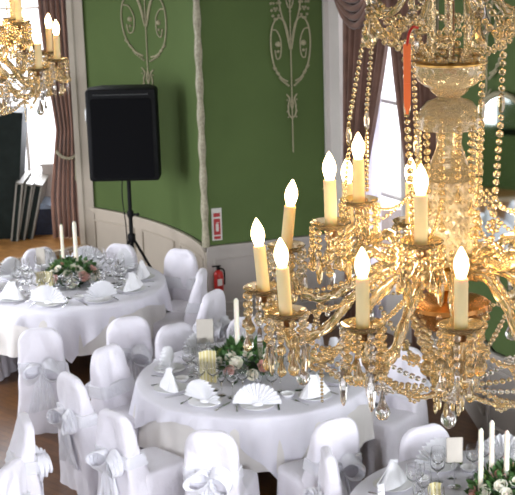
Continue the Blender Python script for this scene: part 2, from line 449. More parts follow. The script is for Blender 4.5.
# ------------------------------------------------------------------ plaster wall ornaments
def ornament(label, origin, ex, nrmv, s, grp='plaster arabesques on the green walls', su=.80, path=None):
    """relief in local (u,v) plane; origin = lowest tip"""
    ex = Vector(ex).normalized(); ez = Vector((0, 0, 1)); nv = Vector(nrmv).normalized()
    t = thing('plaster_ornament', label, 'wall relief', origin, 0, grp)
    def W(u, v, d=.010):
        v = v * 1.48 * s
        if path is None: return ex * (u * su) + ez * v + nv * d
        q, tt_ = path(u * su); return Vector((q.x - origin.x, q.y - origin.y, v)) + Vector((tt_.y, -tt_.x, 0)) * d
    def cv(b, pts, r, taper=False):
        q = catmull([W(u, v) for u, v in pts], 6)
        rr_ = [r * (1 - .6 * i / len(q)) for i in range(len(q))] if taper else r
        b.tube(q, [x * 1.0 for x in rr_] if taper else r * 1.05, 6)
    b = MB(); cv(b, [(0, 0), (0, .12), (0, .3), (0, .44), (0, .62), (0, .8), (0, 1.2), (0, 1.7)], .007)
    b.build('stem', PLASTER, t)
    # urn / calyx
    b = MB()
    for sg in (-1, 1):
        cv(b, [(0, .24), (sg * .045, .27), (sg * .05, .33), (sg * .035, .38), (sg * .07, .41)], .008)
        cv(b, [(0, .30), (sg * .02, .34), (0, .40)], .006)
        for k in range(4): b.ball(W(sg * (.055 + .01 * (k % 2)), .25 + k * .04), .010, 1)
    b.build('calyx', PLASTER, t)
    for sg in (-1, 1):
        b = MB()     # big volute
        cv(b, [(sg * .02, .78), (sg * .07, .90), (sg * .16, .94), (sg * .24, .88), (sg * .265, .76), (sg * .23, .62), (sg * .14, .53), (sg * .05, .50)], .009)
        cv(b, [(sg * .24, .86), (sg * .18, .85), (sg * .13, .78), (sg * .14, .68), (sg * .19, .66), (sg * .21, .72)], .007)
        b.ball(W(sg * .17, .76, .012), .030, 2, (1, .6, 1)); b.ball(W(sg * .17, .71, .012), .018, 1)
        for k in range(6): b.ball(W(sg * (.235 - .02 * k), .60 - .018 * k + .01 * (k % 2)), .016 * (.8 + .4 * (k % 2)), 1)
        for k in range(5): b.ball(W(sg * (.04 + .022 * k), .47 + .01 * k), .014, 1)
        b.build('volute', PLASTER, t)
        b = MB()     # leaf plume
        cv(b, [(sg * .01, .72), (sg * .06, .86), (sg * .13, 1.0), (sg * .16, 1.16)], .009)
        for k in range(14):
            a = k / 14 * 2 * PI
            b.ball(W(sg * (.19 + .06 * math.cos(a)), 1.04 + .11 * math.sin(a)), .017, 1)
        for k in range(8):
            a = k / 8 * 2 * PI
            b.ball(W(sg * (.19 + .025 * math.cos(a)), 1.04 + .05 * math.sin(a)), .015, 1)
        b.build('plume', PLASTER, t)
    b = MB(); cv(b, [(.055 * math.cos(k * PI / 8), 1.12 + .12 * math.sin(k * PI / 8)) for k in range(17)], .006); cv(b, [(0, .95), (0, 1.12), (0, 1.3)], .006)
    for k in range(16):
        a = k / 16 * 2 * PI; b.ball(W(.055 * math.cos(a), 1.12 + .12 * math.sin(a)), .012, 1)
    for k in range(5):
        b.ball(W(0, .98 + k * .07), .016, 1)
    b.build('medallion', PLASTER, t)
    return t
pR = PY(293, 150, 15.28)
tw = (B_ - A_).normalized(); nB = (tw.y, -tw.x, 0)
def on_line(px, py, p, q):
    """point where the pixel ray meets the vertical wall through plan points p,q"""
    d = ray(px, py); a = (q.y - p.y); c = -(q.x - p.x)
    k = (a * (p.x - CAM.x) + c * (p.y - CAM.y)) / (a * d.x + c * d.y)
    return CAM + d * k
pR = on_line(293, 152, A_, B_)
ornament('cream plaster arabesque relief on the shaded green wall between corner rope and window', pR, (tw.x, tw.y, 0), nB, 1.0)
i0 = 10
pl_ = on_line(151, 124, WL[9], WL[12]); tl = (WL[12] - WL[9]).normalized()
def wlpath(u):
    Ls = [0]
    for i in range(len(WL) - 1): Ls.append(Ls[-1] + (WL[i + 1] - WL[i]).length)
    p_ = Vector((pl_.x, pl_.y)); i_ = min(range(len(WL)), key=lambda i: (WL[i] - p_).length); s_ = min(max(Ls[i_] + (p_ - WL[i_]).dot((WL[i_ + 1] - WL[i_]).normalized()) + u, 0), Ls[-1] - 1e-4)
    i = max(k for k in range(len(WL) - 1) if Ls[k] <= s_); t_ = (WL[i + 1] - WL[i]).normalized()
    return WL[i] + t_ * (s_ - Ls[i]), t_
ornament('cream plaster arabesque relief on the curved green wall above the loudspeaker', pl_ , (tl.x, tl.y, 0), (tl.y, -tl.x, 0), 1.0, su=1.7, path=wlpath)
te = (G_ - E_).normalized()
pE = on_line(487, 158, E_, G_)
ornament('cream plaster arabesque relief on the right green wall behind the crystal chandelier', pE, (te.x, te.y, 0), (te.y, -te.x, 0), .9)

# mirror on right wall
def mirror():
    c = on_line(506, 262, E_, G_); t = Vector((te.x, te.y, 0)); nv = Vector((te.y, -te.x, 0))
    o = thing('wall_mirror', 'round-topped wall mirror on the right green wall behind the crystal chandelier', 'mirror', c + nv * .02)
    def shape(w, h, d, dz=0):
        pts = []
        for (x, z) in [(-w, dz), (w, dz)]: pts.append(t * x + Vector((0, 0, z)) + nv * d)
        for k in range(13):
            a = PI * k / 12; pts.append(t * (w * math.cos(a)) + Vector((0, 0, h - w + w * math.sin(a))) + nv * d)
        return pts
    b = MB(); b.loft([shape(.36, 1.30, 0), shape(.36, 1.30, .02)]); b.build('glass', MIRROR, o, smooth=False)
    b = MB(); q = shape(.38, 1.32, .02, -.02); b.tube(q + [q[0], q[1]], .022, 8); b.build('frame', PLASTER, o)
mirror()

# ------------------------------------------------------------------ curtains
def curtain(b, top, bot, z1, z0, pl, amp, waist=None, th=.006, rows=36, cols=90, zs=3.45):
    """top/bot: plan segments (p,q). waist=(z,pinch, towards) gathers at a height"""
    g = []
    for i in range(rows + 1):
        u = i / rows; z = z1 + (z0 - z1) * u; row = []
        for j in range(cols + 1):
            v = j / cols
            P0 = top[0].lerp(top[1], v); P1 = bot[0].lerp(bot[1], v); 
            if waist:
                uz = max(0, (zs - z) / (zs - z0)); uw = (zs - waist[0]) / (zs - z0); c = waist[2][0].lerp(waist[2][1], v)
                k = uz / uw if uz < uw else 1 - min(1, (uz - uw) / (1 - uw) * 1.6)
                k = max(0, k) ** 1.3 if uz < uw else k
                P = (P0 if uz < uw else P1).lerp(c, k)
            else: P = P0.lerp(P1, u)
            dd = (top[1] - top[0]).normalized(); nv = Vector((dd.y, -dd.x))
            ph = v * pl * 2 * PI + .5 * math.sin(3 * u + v * 7)
            P = P + nv * (amp * math.sin(ph) + .3 * amp * math.sin(2.3 * ph + 1))
            row.append(Vector((P.x, P.y, z)))
        g.append(row)
    b.sheet(g, th)
    return b
def xat(px, py, Y): return PY(px, py, Y).x
# left window curtain
Yc1 = 17.35
xa, xb = xat(46, 60, Yc1), xat(80, 60, Yc1)
xa = xat(43, 0, Yc1); xb = xat(72, 0, Yc1)
t = thing('window_curtain', 'rose-brown velvet curtain tied back beside the far left window', 'curtain', (xb, Yc1, .4))
b = MB(); off = Vector((xb, Yc1)) * -1
wst = (Vector((xat(58, 152, Yc1), Yc1)), Vector((xat(80, 152, Yc1), Yc1)))
bt = (Vector((xat(53, 230, Yc1), Yc1)), Vector((xat(84, 230, Yc1), Yc1)))
curtain(b, (Vector((xat(38, 0, Yc1), Yc1)), Vector((xat(72, 0, Yc1), Yc1))), bt, 5.6, .41, 6, .035, (1.72, .5, wst), zs=3.15)
b.v = [p - Vector((xb, Yc1, .4)) for p in b.v]; b.build('drape', CURTP, t)
b = MB(); q = [Vector((xat(x_, y_, Yc1 - .06), Yc1 - .06 - d_, PY(x_, y_, Yc1).z)) for x_, y_, d_ in ((56, 150, 0), (62, 155, .03), (70, 157, .03), (78, 153, 0))]
b.tube([p - Vector((xb, Yc1, .4)) for p in catmull(q)], .02, 8, tw=.4, lob=.15)
tz = PY(78, 152, Yc1).z; tx = xat(78, 152, Yc1) - xb
b.lathe([(.012, 0), (.03, -.03), (.028, -.07), (.035, -.09), (.045, -.32), (.001, -.32)], (tx, -.08, tz - .4), 12)
b.build('tieback', GILT, t)

# centre window curtains: along BC line
def bcx(s, d): q = BC(s, d); return Vector((q.x, q.y))
def sBC(px, py, d=.12):
    p = BC(0, d); q = BC(1, d); w = on_line(px, py, p, q); return (Vector((w.x, w.y)) - Vector((p.x, p.y))).dot(dBC) / dBC.length ** 2
s = lambda px, py: bcx(sBC(px, py), .12)
t = thing('window_curtain', 'brown velvet curtain with draped swag at left of the centre window', 'curtain', (B_.x, B_.y, 0), 0, 'curtains of the centre window')
def rel(b, o): b.v = [p - Vector(o) for p in b.v]; return b
BO = (B_.x, B_.y, 0)
b = MB(); curtain(b, (s(345, 0), s(392, 0)), (s(346, 230), s(366, 230)), 5.6, .02, 7, .035, (1.5, .5, (s(346, 230), s(362, 230))))
rel(b, BO).build('drape', CURT, t)
b = MB()
for k in range(6):      # swag folds
    z = PY(360, 0, 14.8).z
    g = []
    a0 = bcx(sBC(345, 10), .22); a1 = bcx(sBC(388, 10), .22)
    pts = []
    for i in range(13):
        v = i / 12; P = a0.lerp(a1, v); sag = (1 - (2 * v - 1) ** 2) * (.10 + .055 * k)
        pts.append(Vector((P.x, P.y, z + .02 - .03 * k + .25 * v - sag + .16)))
    b.tube(pts, .035, 8)
rel(b, BO).build('swag', CURT, t)
t2 = thing('window_curtain', 'dark brown velvet curtain at right of the centre window', 'curtain', (C_.x, C_.y, 0), 0, 'curtains of the centre window')
b = MB(); curtain(b, (s(388, 0), s(447, 0)), (s(413, 230), s(440, 230)), 5.6, .02, 8, .03, (1.5, .5, (s(412, 230), s(440, 230))))
rel(b, (C_.x, C_.y, 0)).build('drape', CURT, t2)
s2 = lambda px, py: bcx(sBC(px, py, .05), .05)
b = MB(); curtain(b, (s2(370, 0), s2(383, 0)), (s2(362, 230), s2(380, 230)), 5.6, .05, 5, .012)
o = b.build('net_curtain', NET); tag(o, 'thin white net curtain hanging inside the centre window', 'curtain')
# architrave at left of window 2
b = MB(); q = BC(0.03, .02); 
p1 = on_line(331.5, 60, A_, B_ + (B_ - A_) * 3); p2 = on_line(345, 60, B_, C_)
b.box((B_.x - .01, B_.y - .05, CEILZ / 2), (.10, .06, CEILZ), math.atan2(tw.y, tw.x)); q = BC(.07, .02); b.box((q.x, q.y, CEILZ / 2), (LBC * .15, .05, CEILZ), angBC)
tag(b.build('trim_3', WHITEP, smooth=False), kind='structure')

# ------------------------------------------------------------------ stage clutter
z_ = .40
def slab(name, label, cat, px0, px1, ytop, ybase, Y, th, lean, matr, edge=None, group=None):
    p = PY((px0 + px1) / 2, ybase, Y); p.z = z_
    w = abs(xat(px1, ybase, Y) - xat(px0, ybase, Y)); h = PY(px0, ytop, Y).z - z_
    o = thing(name, label, cat, p, 0, group)
    b = MB(); M = Matrix.Rotation(lean, 3, 'Y') 
    c = M @ Vector((0, 0, h / 2)); b.box(c, (w, th, h), M=M)
    b.build('board', matr, o, smooth=False)
    if edge:
        b = MB()
        for sx in (-1, 1): b.box(M @ Vector((sx * w / 2, 0, h / 2)), (.02, th + .01, h), M=M)
        b.box(M @ Vector((0, 0, h)), (w + .02, th + .01, .02), M=M)
        b.build('rim', edge, o, smooth=False)
    return o
slab('flight_case', 'tall black case leaning in the alcove at the left edge', 'case', -30, 19, 108, 228, 17.62, .45, R(6.5), CASE)
ALU = mat('pale_board_edge', (.26, .245, .21), .5)
slab('display_board', 'dark board with pale edge leaning beside the tall black case', 'board', 15.5, 21, 177, 231, 17.62, .7, R(9), CASE, ALU)
slab('display_board', 'middle dark board of the leaning trio under the left window', 'board', 22.5, 28, 178, 232, 17.68, .7, R(12), CASE, ALU)
slab('display_board', 'rightmost leaning dark board, nearest the navy case', 'board', 29, 35.5, 178, 231, 17.72, .7, R(14), CASE, ALU)
p = PY(46, 232, 17.75); p.z = z_
t = thing('storage_case', 'dark navy case with domed lid standing under the left window', 'case', p)
b = MB(); b.box((0, 0, .16), (.24, .4, .32)); b.build('body', NAVY, t, smooth=False)
b = MB(); b.loft([[Vector((x, y, .32 + z)) for x, z in ((-.125, 0), (.125, 0), (.11, .04), (0, .065), (-.11, .04))] for y in (-.205, .205)]); b.build('lid', mat('pale_blue_lid', (.25, .32, .42), .5), t, smooth=False)
p = PY(50, 209, 17.6)
t = thing('radiator_box', 'small white boxed panel under the left window beside the curtain', 'box', (p.x, 18.1, z_))
b = MB(); b.box((0, 0, .38), (.24, .25, .76)); b.build('body', WHITEP, t, smooth=False)
b = MB(); b.box((0, 0, .775), (.28, .28, .03)); b.build('top', WHITEP, t, smooth=False)

# ------------------------------------------------------------------ loudspeaker + stand
Ys = 15.55
base = PY(127, 240, Ys); bx = base.x + .05
t = thing('speaker_stand', 'black tripod stand carrying the loudspeaker in front of the cream dado', 'speaker stand', (bx, Ys, 0))
zh = base.z; zbot = PY(125, 177, Ys).z; ztop = PY(125, 86, Ys).z
MB().tube([(0, 0, .30), (0, 0, zbot + .1)], .022, 12).build('pole', BLACK, t)
MB().lathe([(.03, 0), (.042, .01), (.042, .09), (.03, .10)], (0, 0, zh - .03), 12).build('leg_collar', BLACK, t)
MB().lathe([(.03, 0), (.036, .01), (.036, .06), (.03, .07)], (0, 0, zh + .25), 12).build('height_collar', BLACK, t)
b = MB(); b.tube([(0, 0, zh + .28), (.07, -.02, zh + .28)], .012, 8); b.ball((.08, -.02, zh + .28), .022, 1); b.build('locking_knob', BLACK, t)
for a in (-20, 100, 220):
    ca, sa = math.cos(R(a)), math.sin(R(a))
    lg = MB().tube([(.03 * ca, .03 * sa, zh), (.50 * ca, .50 * sa, .02)], .015, 8).build('leg', BLACK, t)
    MB().ball((.50 * ca, .50 * sa, .02), .024, 1).build('rubber_foot', BLACK, lg)
    MB().tube([(.02 * ca, .02 * sa, .33), (.28 * ca, .28 * sa, zh * .46 + .01)], .009, 6).build('brace', BLACK, t)
MB().tube(catmull([(-.05, -.01, zbot + .1), (-.075, -.02, zh + .5), (-.05, -.02, zh + .1), (-.06, -.05, .3), (-.15, -.1, .012), (-.4, -.05, .012)]), .006, 6).build('cable', BLACK, t)
wS = abs(xat(160, 130, Ys) - xat(90, 130, Ys)); hS = ztop - zbot
t = thing('loudspeaker', 'large black loudspeaker raised on a tripod against the green wall', 'loudspeaker', (PY(127.5, 177, Ys).x, Ys, zbot), R(-3))
def rrect(w, d, r, n=4):
    out = []
    for cx, cy, a0 in ((w - r, d - r, 0), (-w + r, d - r, 90), (-w + r, -d + r, 180), (w - r, -d + r, 270)):
        for k in range(n + 1):
            a = R(a0 + 90 * k / n); out.append((cx + r * math.cos(a), cy + r * math.sin(a)))
    return out
b = MB()   # trapezoidal cabinet with rounded front outline, lofted front to back
def front(w, h, y): return [Vector((x, y, z + hS / 2)) for x, z in rrect(w, h, .035)]
b.loft([front(wS / 2 - .012, hS / 2 - .012, -.22), front(wS / 2, hS / 2, -.205), front(wS / 2, hS / 2, -.02), front(wS / 2 * .78, hS / 2 * .97, .20)])
b.build('cabinet', BLACK, t)
b = MB(); b.loft([[Vector((x, y, z + hS / 2 - .03)) for x, z in rrect(wS / 2 - .05, hS / 2 - .065, .03)] for y in (-.215, -.235)]); b.build('grille', GRILLE, t)
b = MB(); b.box((0, -.232, hS - .055), (wS - .16, .02, .012)); b.build('grille_rim', mat('worn_grey_edge', (.02, .022, .022), .4), t)
for sx in (-1,):
    b = MB(); b.tube([(sx * (wS / 2), -.1, hS * .62), (sx * (wS / 2 + .02), -.1, hS * .64), (sx * (wS / 2 + .02), -.1, hS * .76), (sx * (wS / 2), -.1, hS * .78)], .012, 6); b.build('handle', mat('steel_handle', (.5, .5, .5), .3, 1), t)

# ------------------------------------------------------------------ fire point
pw = on_line(216.5, 224, A_, B_); 
t = thing('fire_sign', 'red and white fire extinguisher sign on the wall beside the corner rope', 'sign', pw + Vector(nB) * .012, math.atan2(tw.y, tw.x))
MB().box((0, 0, 0), (.105, .012, .34)).build('backing', WHS, t, smooth=False)
b = MB(); b.box((0, -.009, -.025), (.07, .006, .17)); b.box((0, -.009, .10), (.07, .006, .04)); b.box((0, -.009, -.14), (.07, .006, .03)); b.build('print', REDS, t, smooth=False)
b = MB()
b.lathe([(.001, -.05), (.016, -.05), (.016, .02), (.008, .03), (.001, .03)], (0, -.011, -.02), 10); b.box((.008, -.012, .018), (.03, .004, .007)); b.build('pictogram', WHS, t, smooth=False)
pw = on_line(216.5, 288, A_, B_); 
t = thing('fire_extinguisher', 'red fire extinguisher hung low on the panelled dado below the sign', 'fire extinguisher', pw + Vector(nB) * .10, math.atan2(tw.y, tw.x))
MB().lathe([(.001, 0), (.045, 0), (.05, .012), (.05, .17), (.042, .2), (.018, .215), (.018, .225), (.001, .226)], (0, 0, 0), 20).build('cylinder', RED, t)
b = MB(); b.box((0, 0, .238), (.03, .03, .03)); b.box((-.02, -.0, .262), (.09, .016, .012)); b.build('valve', BLACK, t, smooth=False)
MB().tube(catmull([(.015, 0, .235), (.055, -.01, .22), (.062, -.01, .14), (.058, -.01, .06)]), .008, 6).build('hose', BLACK, t)
MB().box((0, -.0505, .10), (.05, .004, .07)).build('label_band', WHS, t, smooth=False)
MB().box((0, .06, .12), (.05, .03, .05)).build('bracket', BLACK, t, smooth=False)

# ------------------------------------------------------------------ covered chairs
def rr_loop(w, d, r, n=5):
    return rrect(w, d, min(r, w * .98, d * .98), n)

def make_chair(seed, H=.94, sash_z=.60, bow=True):
    nz = Vector((seed * 7.3, seed * 3.1, 0))
    t = thing('covered_chair', 'x', 'chair', (0, 0, 0), 0, None)
    b = MB()
    def thk(z): return .034 + .075 * max(0, min(1, (H - z) / (H - .46))) ** 1.5
    def yb(z): return -.325 + .015 * (z / H) + thk(z)
    lo = []
    zs = [0, .03, .08, .14, .2, .26, .32, .38, .43, .47, .51, .55, .59, .63, .67, .71, .75]
    rc = .15
    zs += [H - rc + rc * math.sin(a) for a in [R(x) for x in (0, 12, 24, 36, 48, 60, 72, 82, 88)]]
    zs = sorted(set(z for z in zs if z <= H))
    for z in zs:
        w = .20 + .045 * (1 - min(z, .5) / .5) - .012 * min(1, z / H)
        if z > H - rc: w = w - rc * .82 + rc * .82 * math.sqrt(max(0, 1 - ((z - (H - rc)) / rc) ** 2))
        th = thk(z)
        if z > H - .03: th *= max(.3, math.sqrt(max(0, 1 - ((z - (H - .03)) / .03) ** 2)))
        if sash_z and abs(z - sash_z) < .05: w -= .008
        row = []
        L = rr_loop(w, th, .034, 5)
        # densify by resampling around
        pts = L + [L[0]]; seg = []
        tot = sum(math.dist(pts[i], pts[i + 1]) for i in range(len(pts) - 1)); N = 48; acc = 0; i = 0
        for k in range(N):
            s_ = tot * k / N
            while acc + math.dist(pts[i], pts[i + 1]) < s_: acc += math.dist(pts[i], pts[i + 1]); i += 1
            f_ = (s_ - acc) / max(1e-9, math.dist(pts[i], pts[i + 1])); seg.append((pts[i][0] + (pts[i + 1][0] - pts[i][0]) * f_, pts[i][1] + (pts[i + 1][1] - pts[i][1]) * f_))
        for k, (x, y) in enumerate(seg):
            lowk = max(0, 1 - z / .5)
            rip = .012 * lowk * math.sin(k / 48 * 2 * PI * 9 + seed + 2 * z)
            d = Vector((x, y, 0)); u = d.normalized() if d.length > 1e-6 else Vector((0, 1, 0))
            p = Vector((x, y + yb(z), z)) + u * rip
            p += Vector((0, 1, 0)) * (noise.noise(Vector((x * 7, z * 5, 0)) + nz) * .024 + .009 * math.sin(abs(x) * 30 + z * 14 + seed)) * (1 if z < H - .05 else .3)
            row.append(p)
        lo.append(row)
    b.loft(lo)
    # seat and skirt
    lo = []
    for z, e in [(0, .03), (.05, .026), (.12, .02), (.2, .014), (.28, .008), (.36, .003), (.42, 0), (.45, -.004), (.468, -.02), (.474, -.06), (.476, -.12)]:
        L = rr_loop(.215 + e, .22 + e, .06, 6); row = []
        pts = L + [L[0]]; tot = sum(math.dist(pts[i], pts[i + 1]) for i in range(len(pts) - 1)); N = 60; acc = 0; i = 0
        for k in range(N):
            s_ = tot * k / N
            while acc + math.dist(pts[i], pts[i + 1]) < s_: acc += math.dist(pts[i], pts[i + 1]); i += 1
            f_ = (s_ - acc) / max(1e-9, math.dist(pts[i], pts[i + 1])); x = pts[i][0] + (pts[i + 1][0] - pts[i][0]) * f_; y = pts[i][1] + (pts[i + 1][1] - pts[i][1]) * f_
            u = Vector((x, y, 0)).normalized(); low = max(0, 1 - z / .45)
            p = Vector((x, y + .02, z)) + u * (.014 * low * math.sin(k / N * 2 * PI * 12 + seed * 2) + .01 * noise.noise(Vector((x * 5, y * 5, z * 3)) + nz))
            row.append(p)
        lo.append(row)
    b.loft(lo)
    b.build('seat_cover', COVER, t)
    # sash
    b = MB(); lo = []
    for dz, e in ((-.05, .004), (-.045, .011), (-.02, .009), (0, .013), (.02, .009), (.045, .011), (.05, .004)):
        z = sash_z + dz; w = .188 + e; th = thk(z) + e
        lo.append([Vector((x, y + yb(z), z + .012 * (abs(x) / .19) ** 2 + .004 * math.sin(40 * x + dz * 60))) for x, y in rr_loop(w, th, .034, 5)])
    b.loft(lo); s_ = b.build('sash', ORG, t)
    if bow:
        yk = yb(sash_z) - thk(sash_z) - .022
        MB().ball((0, yk, sash_z), .033, 2, (1, .8, 1.1)).build('knot', ORG, s_)
        for sx in (-1, 1):
            g = []
            for i in range(21):
                u = i / 20; x = sx * .155 * (1 - math.cos(2 * PI * u)) / 2; zz = .075 * math.sin(2 * PI * u) - .035 * math.sin(PI * u) ** 2
                row = []
                for j in range(9):
                    v = j / 8 - .5; wd = .03 + .10 * math.sin(PI * u) ** .8
                    rf = .012 * math.sin(PI * u) * math.sin(j * 2.1 + 5 * u + seed)
                    row.append(Vector((x + rf, yk - .03 * math.sin(PI * u) + v * wd * .75 - .01, sash_z + zz * (1 + .5 * v) + v * .03 * sx + rf)))
                g.append(row)
            b = MB(); b.sheet(g, .003); b.build('bow_loop', ORG, s_)
            g = []
            for i in range(13):
                u = i / 12; row = []
                for j in range(9):
                    v = j / 8 - .5; wd = .03 + .11 * u ** .7
                    row.append(Vector((sx * (.02 + .05 * u) + v * wd, yk - .012 - .02 * math.sin(PI * u * .8) - .012 * math.sin(j * 1.9 + 3 * u + sx) * (.3 + u) + (.03 * u), sash_z - .02 - .36 * u - .03 * v * sx)))
                g.append(row)
            b = MB(); b.sheet(g, .003); b.build('sash_tail', ORG, s_)
    return t
protos = [(make_chair(1), [False]), (make_chair(2, .95, .62), [False]), (make_chair(3, .93, .58), [False])]

T1 = Vector((-1.83, 14.05)); T2 = Vector((-.06, 11.2)); T3 = Vector((1.43, 8.62)); T4 = Vector((-3.0, 9.2))
chairs = [
    # px,py of the top of the back, table, yaw tweak, label
    (38, 248, T1, 0, 'white-covered chair behind the left table, its back half hidden by the table number stand'),
    (121, 243, T1, 0, 'white-covered chair behind the left table, directly below the loudspeaker stand'),
    (181, 250, T1, .62, 'white-covered chair standing against the curved dado right of the left table'),
    (201, 270, T1, .1, 'white-covered chair half hidden just below the fire extinguisher'),
    (213, 291, T1, .1, 'side-on white-covered chair with bow, backing onto the fire extinguisher wall'),
    (39, 327, T1, .12, 'white-covered chair with large organza bow in front of the left table'),
    (128, 318, T1, -.1, 'white-covered chair with knotted sash at the right front of the left table'),
    (174, 324, T2, -.1, 'white-covered chair facing us behind the left side of the centre table'),
    (248, 317, T2, 0, 'white-covered chair just behind the tall candles of the centre table'),
    (303, 322, T2, 0, 'white-covered chair behind the centre table under the left chandelier arms'),
    (352, 338, T2, .1, 'white-covered chair behind the right side of the centre table, mostly behind crystals'),
    (106, 346, T2, -.4, 'white-covered chair at the far left side of the centre table'),
    (70, 374, T2, .35, 'side-on white-covered chair with ruffled bow at the left of the centre table'),
    (113, 410, T2, -.1, 'white-covered chair with puffed bow at the left front of the centre table'),
    (210, 432, T2, -.05, 'white-covered chair with its back to us directly in front of the centre table'),
    (335, 419, T2, .1, 'white-covered chair with sash at the right front of the centre table'),
    (405, 346, T2, .8, 'white-covered chair at the right end of the centre table under the chandelier'),
    (327, 449, T3, .6, 'white-covered chair at the bottom with rounded back just left of the right-hand table'),
    (424, 427, T3, .1, 'white-covered chair facing us behind the right-hand table near the number stand'),
    (25, 416, T4, -.25, 'side-on white-covered chair with bow near the bottom left corner'),
    (10, 462, T4, -.25, 'nearest white-covered chair at the very bottom left corner'),
    (-16, 300, T1, .2, 'white-covered chair cut by the left edge with only its seat skirt showing'),
]
for i, (px, py, T, tw_, lab) in enumerate(chairs):
    top = PZ(px, py, .94)
    d = Vector((T.x - top.x, T.y - top.y)); a = math.atan2(d.y, d.x) - PI / 2 + tw_
    offv = Matrix.Rotation(a, 2) @ Vector((0, -.278))
    loc = Vector((top.x - offv.x, top.y - offv.y, 0))
    if i == 21: loc = PZ(-12, 372, 0); loc.z = 0
    # keep a chair tucked no deeper than its seat allows
    pr, used = protos[(i * 2 + (i // 4)) % 3]
    place(pr, used, loc, a, lab, 'white-covered banquet chairs')

# ------------------------------------------------------------------ tables
TH = .75; TR = .915
def table(T, where, rot, over=True):
    t = thing('round_table', 'round folding banquet table hidden under the cloths ' + where, 'table', (T.x, T.y, 0))
    MB().lathe([(.001, TH - .03), (TR - .01, TH - .03), (TR, TH - .02), (TR, TH - .008), (TR - .01, TH), (.001, TH)], seg=64).build('tabletop', mat('plywood', (.3, .2, .1), .6), t)
    for k in range(4):
        a = PI / 4 + k * PI / 2
        MB().tube([(.55 * math.cos(a), .55 * math.sin(a), TH - .03), (.6 * math.cos(a), .6 * math.sin(a), 0)], .018, 8).build('leg', STEEL, t)
    def cloth(name, lab, m_, dropf, r0, z0, fold, nf, th, seed):
        N = 200; rows = []
        for r_ in (0.01, .3, .6, .85, r0 - .012): rows.append([Vector((r_ * math.cos(2 * PI * j / N), r_ * math.sin(2 * PI * j / N), z0)) for j in range(N + 1)])
        rows.append([Vector((r0 * math.cos(2 * PI * j / N), r0 * math.sin(2 * PI * j / N), z0 - .008)) for j in range(N + 1)])
        K = 16
        for i in range(1, K + 1):
            row = []
            for j in range(N + 1):
                a = 2 * PI * j / N; dr = dropf(a); u = i / K
                fo = fold * u * (.6 * math.sin(nf * a + seed) + .3 * math.sin((nf * 2 + 1) * a + 2.1 * seed) + .35 * math.sin((nf // 2) * a + seed * 3))
                r_ = r0 + .004 + .05 * u * dr + max(-.02 * u, fo) + fold * .5 * u
                row.append(Vector((r_ * math.cos(a), r_ * math.sin(a), z0 - .008 - dr * u)))
            rows.append(row)
        b = MB(); b.sheet(rows, th)
        o = b.build(name, m_, None, (T.x, T.y, 0)); tag(o, lab, 'tablecloth')
    cloth('tablecloth', 'plain white under-cloth hanging ' + where, CLOTHC, lambda a: .42 + .02 * math.sin(5 * a), TR + .003, TH + .004, .03, 18, .003, 1.3)
    def sq(a):
        a = (a - rot + PI / 4) % (PI / 2) - PI / 4
        return max(.05, min(.50, 1.0 / math.cos(a) - TR - .01))
    cloth('table_overlay', 'white square top cloth draped ' + where, CLOTH, sq, TR + .010, TH + .010, .045, 16, .003, 2.2)
names = [(T1, 'over the left round table', R(50)), (T2, 'over the centre round table', R(55)), (T3, 'over the right-hand round table at the bottom', R(25))]
for T, w, r_ in names: table(T, w, r_)
TZ = TH + .0135

# ------------------------------------------------------------------ table settings
# prototypes
pp = MB().lathe([(.001, .001), (.07, .001), (.085, .006), (.128, .016), (.128, .019), (.08, .010), (.001, .006)], seg=32).build('dinner_plate', CHINA); tag(pp, 'x', 'plate'); uP = [False]
def napkin():
    b = MB(); N = 14; g = []
    for i in range(7):
        r_ = .012 + .115 * i / 6; row = []
        for j in range(N * 2 + 1):
            a = R(8) + (PI - R(16)) * j / (N * 2); zig = (.012 if j % 2 else -.012) * (.25 + i / 6)
            row.append(Vector((r_ * math.cos(a), zig - .02 * (i / 6), r_ * math.sin(a) * 1.02)))
        g.append(row)
    b.sheet(g, .002)
    b.lathe([(.001, 0), (.03, 0), (.022, .012), (.001, .016)], (0, 0, 0), 12)
    return b.build('fan_napkin', NAPK, smooth=False)
pn = napkin(); pn.scale = (1.45, 1.3, 1.35); tag(pn, 'x', 'napkin'); uN = [False]
def cone_napkin():
    b = MB(); lo = []
    for i in range(7):
        u = i / 6; w = .075 * (1 - u) ** .75 + .003; 
        lo.append([Vector((w * 1.25 * math.cos(a) * (1 + .12 * math.sin(3 * a)), w * .6 * math.sin(a), .15 * u)) for a in [2 * PI * k / 12 for k in range(12)]])
    b.loft(lo); g = []
    for i in range(6):
        u = i / 5; row = []
        for j in range(7):
            v = j / 6 - .5; row.append(Vector((v * .17 * (1 - .7 * u), -.05 * (1 - u) - .012 + .05 * abs(v), .14 * u + .015)))
        g.append(row)
    b.sheet(g, .003)
    return b.build('peaked_napkin', NAPK, smooth=False)
pc = cone_napkin(); pc.scale = (1.35, 1.3, 1.05); tag(pc, 'x', 'napkin'); uC = [False]
def glass(h, rb, rs, name):
    prof = [(.001, 0), (rs, 0), (rs, .003), (.006, .008), (.004, h * .25), (.004, h * .45), (.012, h * .5), (rb * .85, h * .62), (rb, h * .78), (rb * .86, h),
            (rb * .86 - .0015, h), (rb - .002, h * .78), (rb * .82, h * .63), (.01, h * .53), (.001, h * .525)]
    return MB().lathe(prof, seg=20).build(name, CLEAR)
pg = glass(.23, .050, .042, 'wine_glass'); tag(pg, 'x', 'glass'); uG = [False]
pf = glass(.21, .032, .034, 'champagne_flute'); tag(pf, 'x', 'glass'); uF = [False]
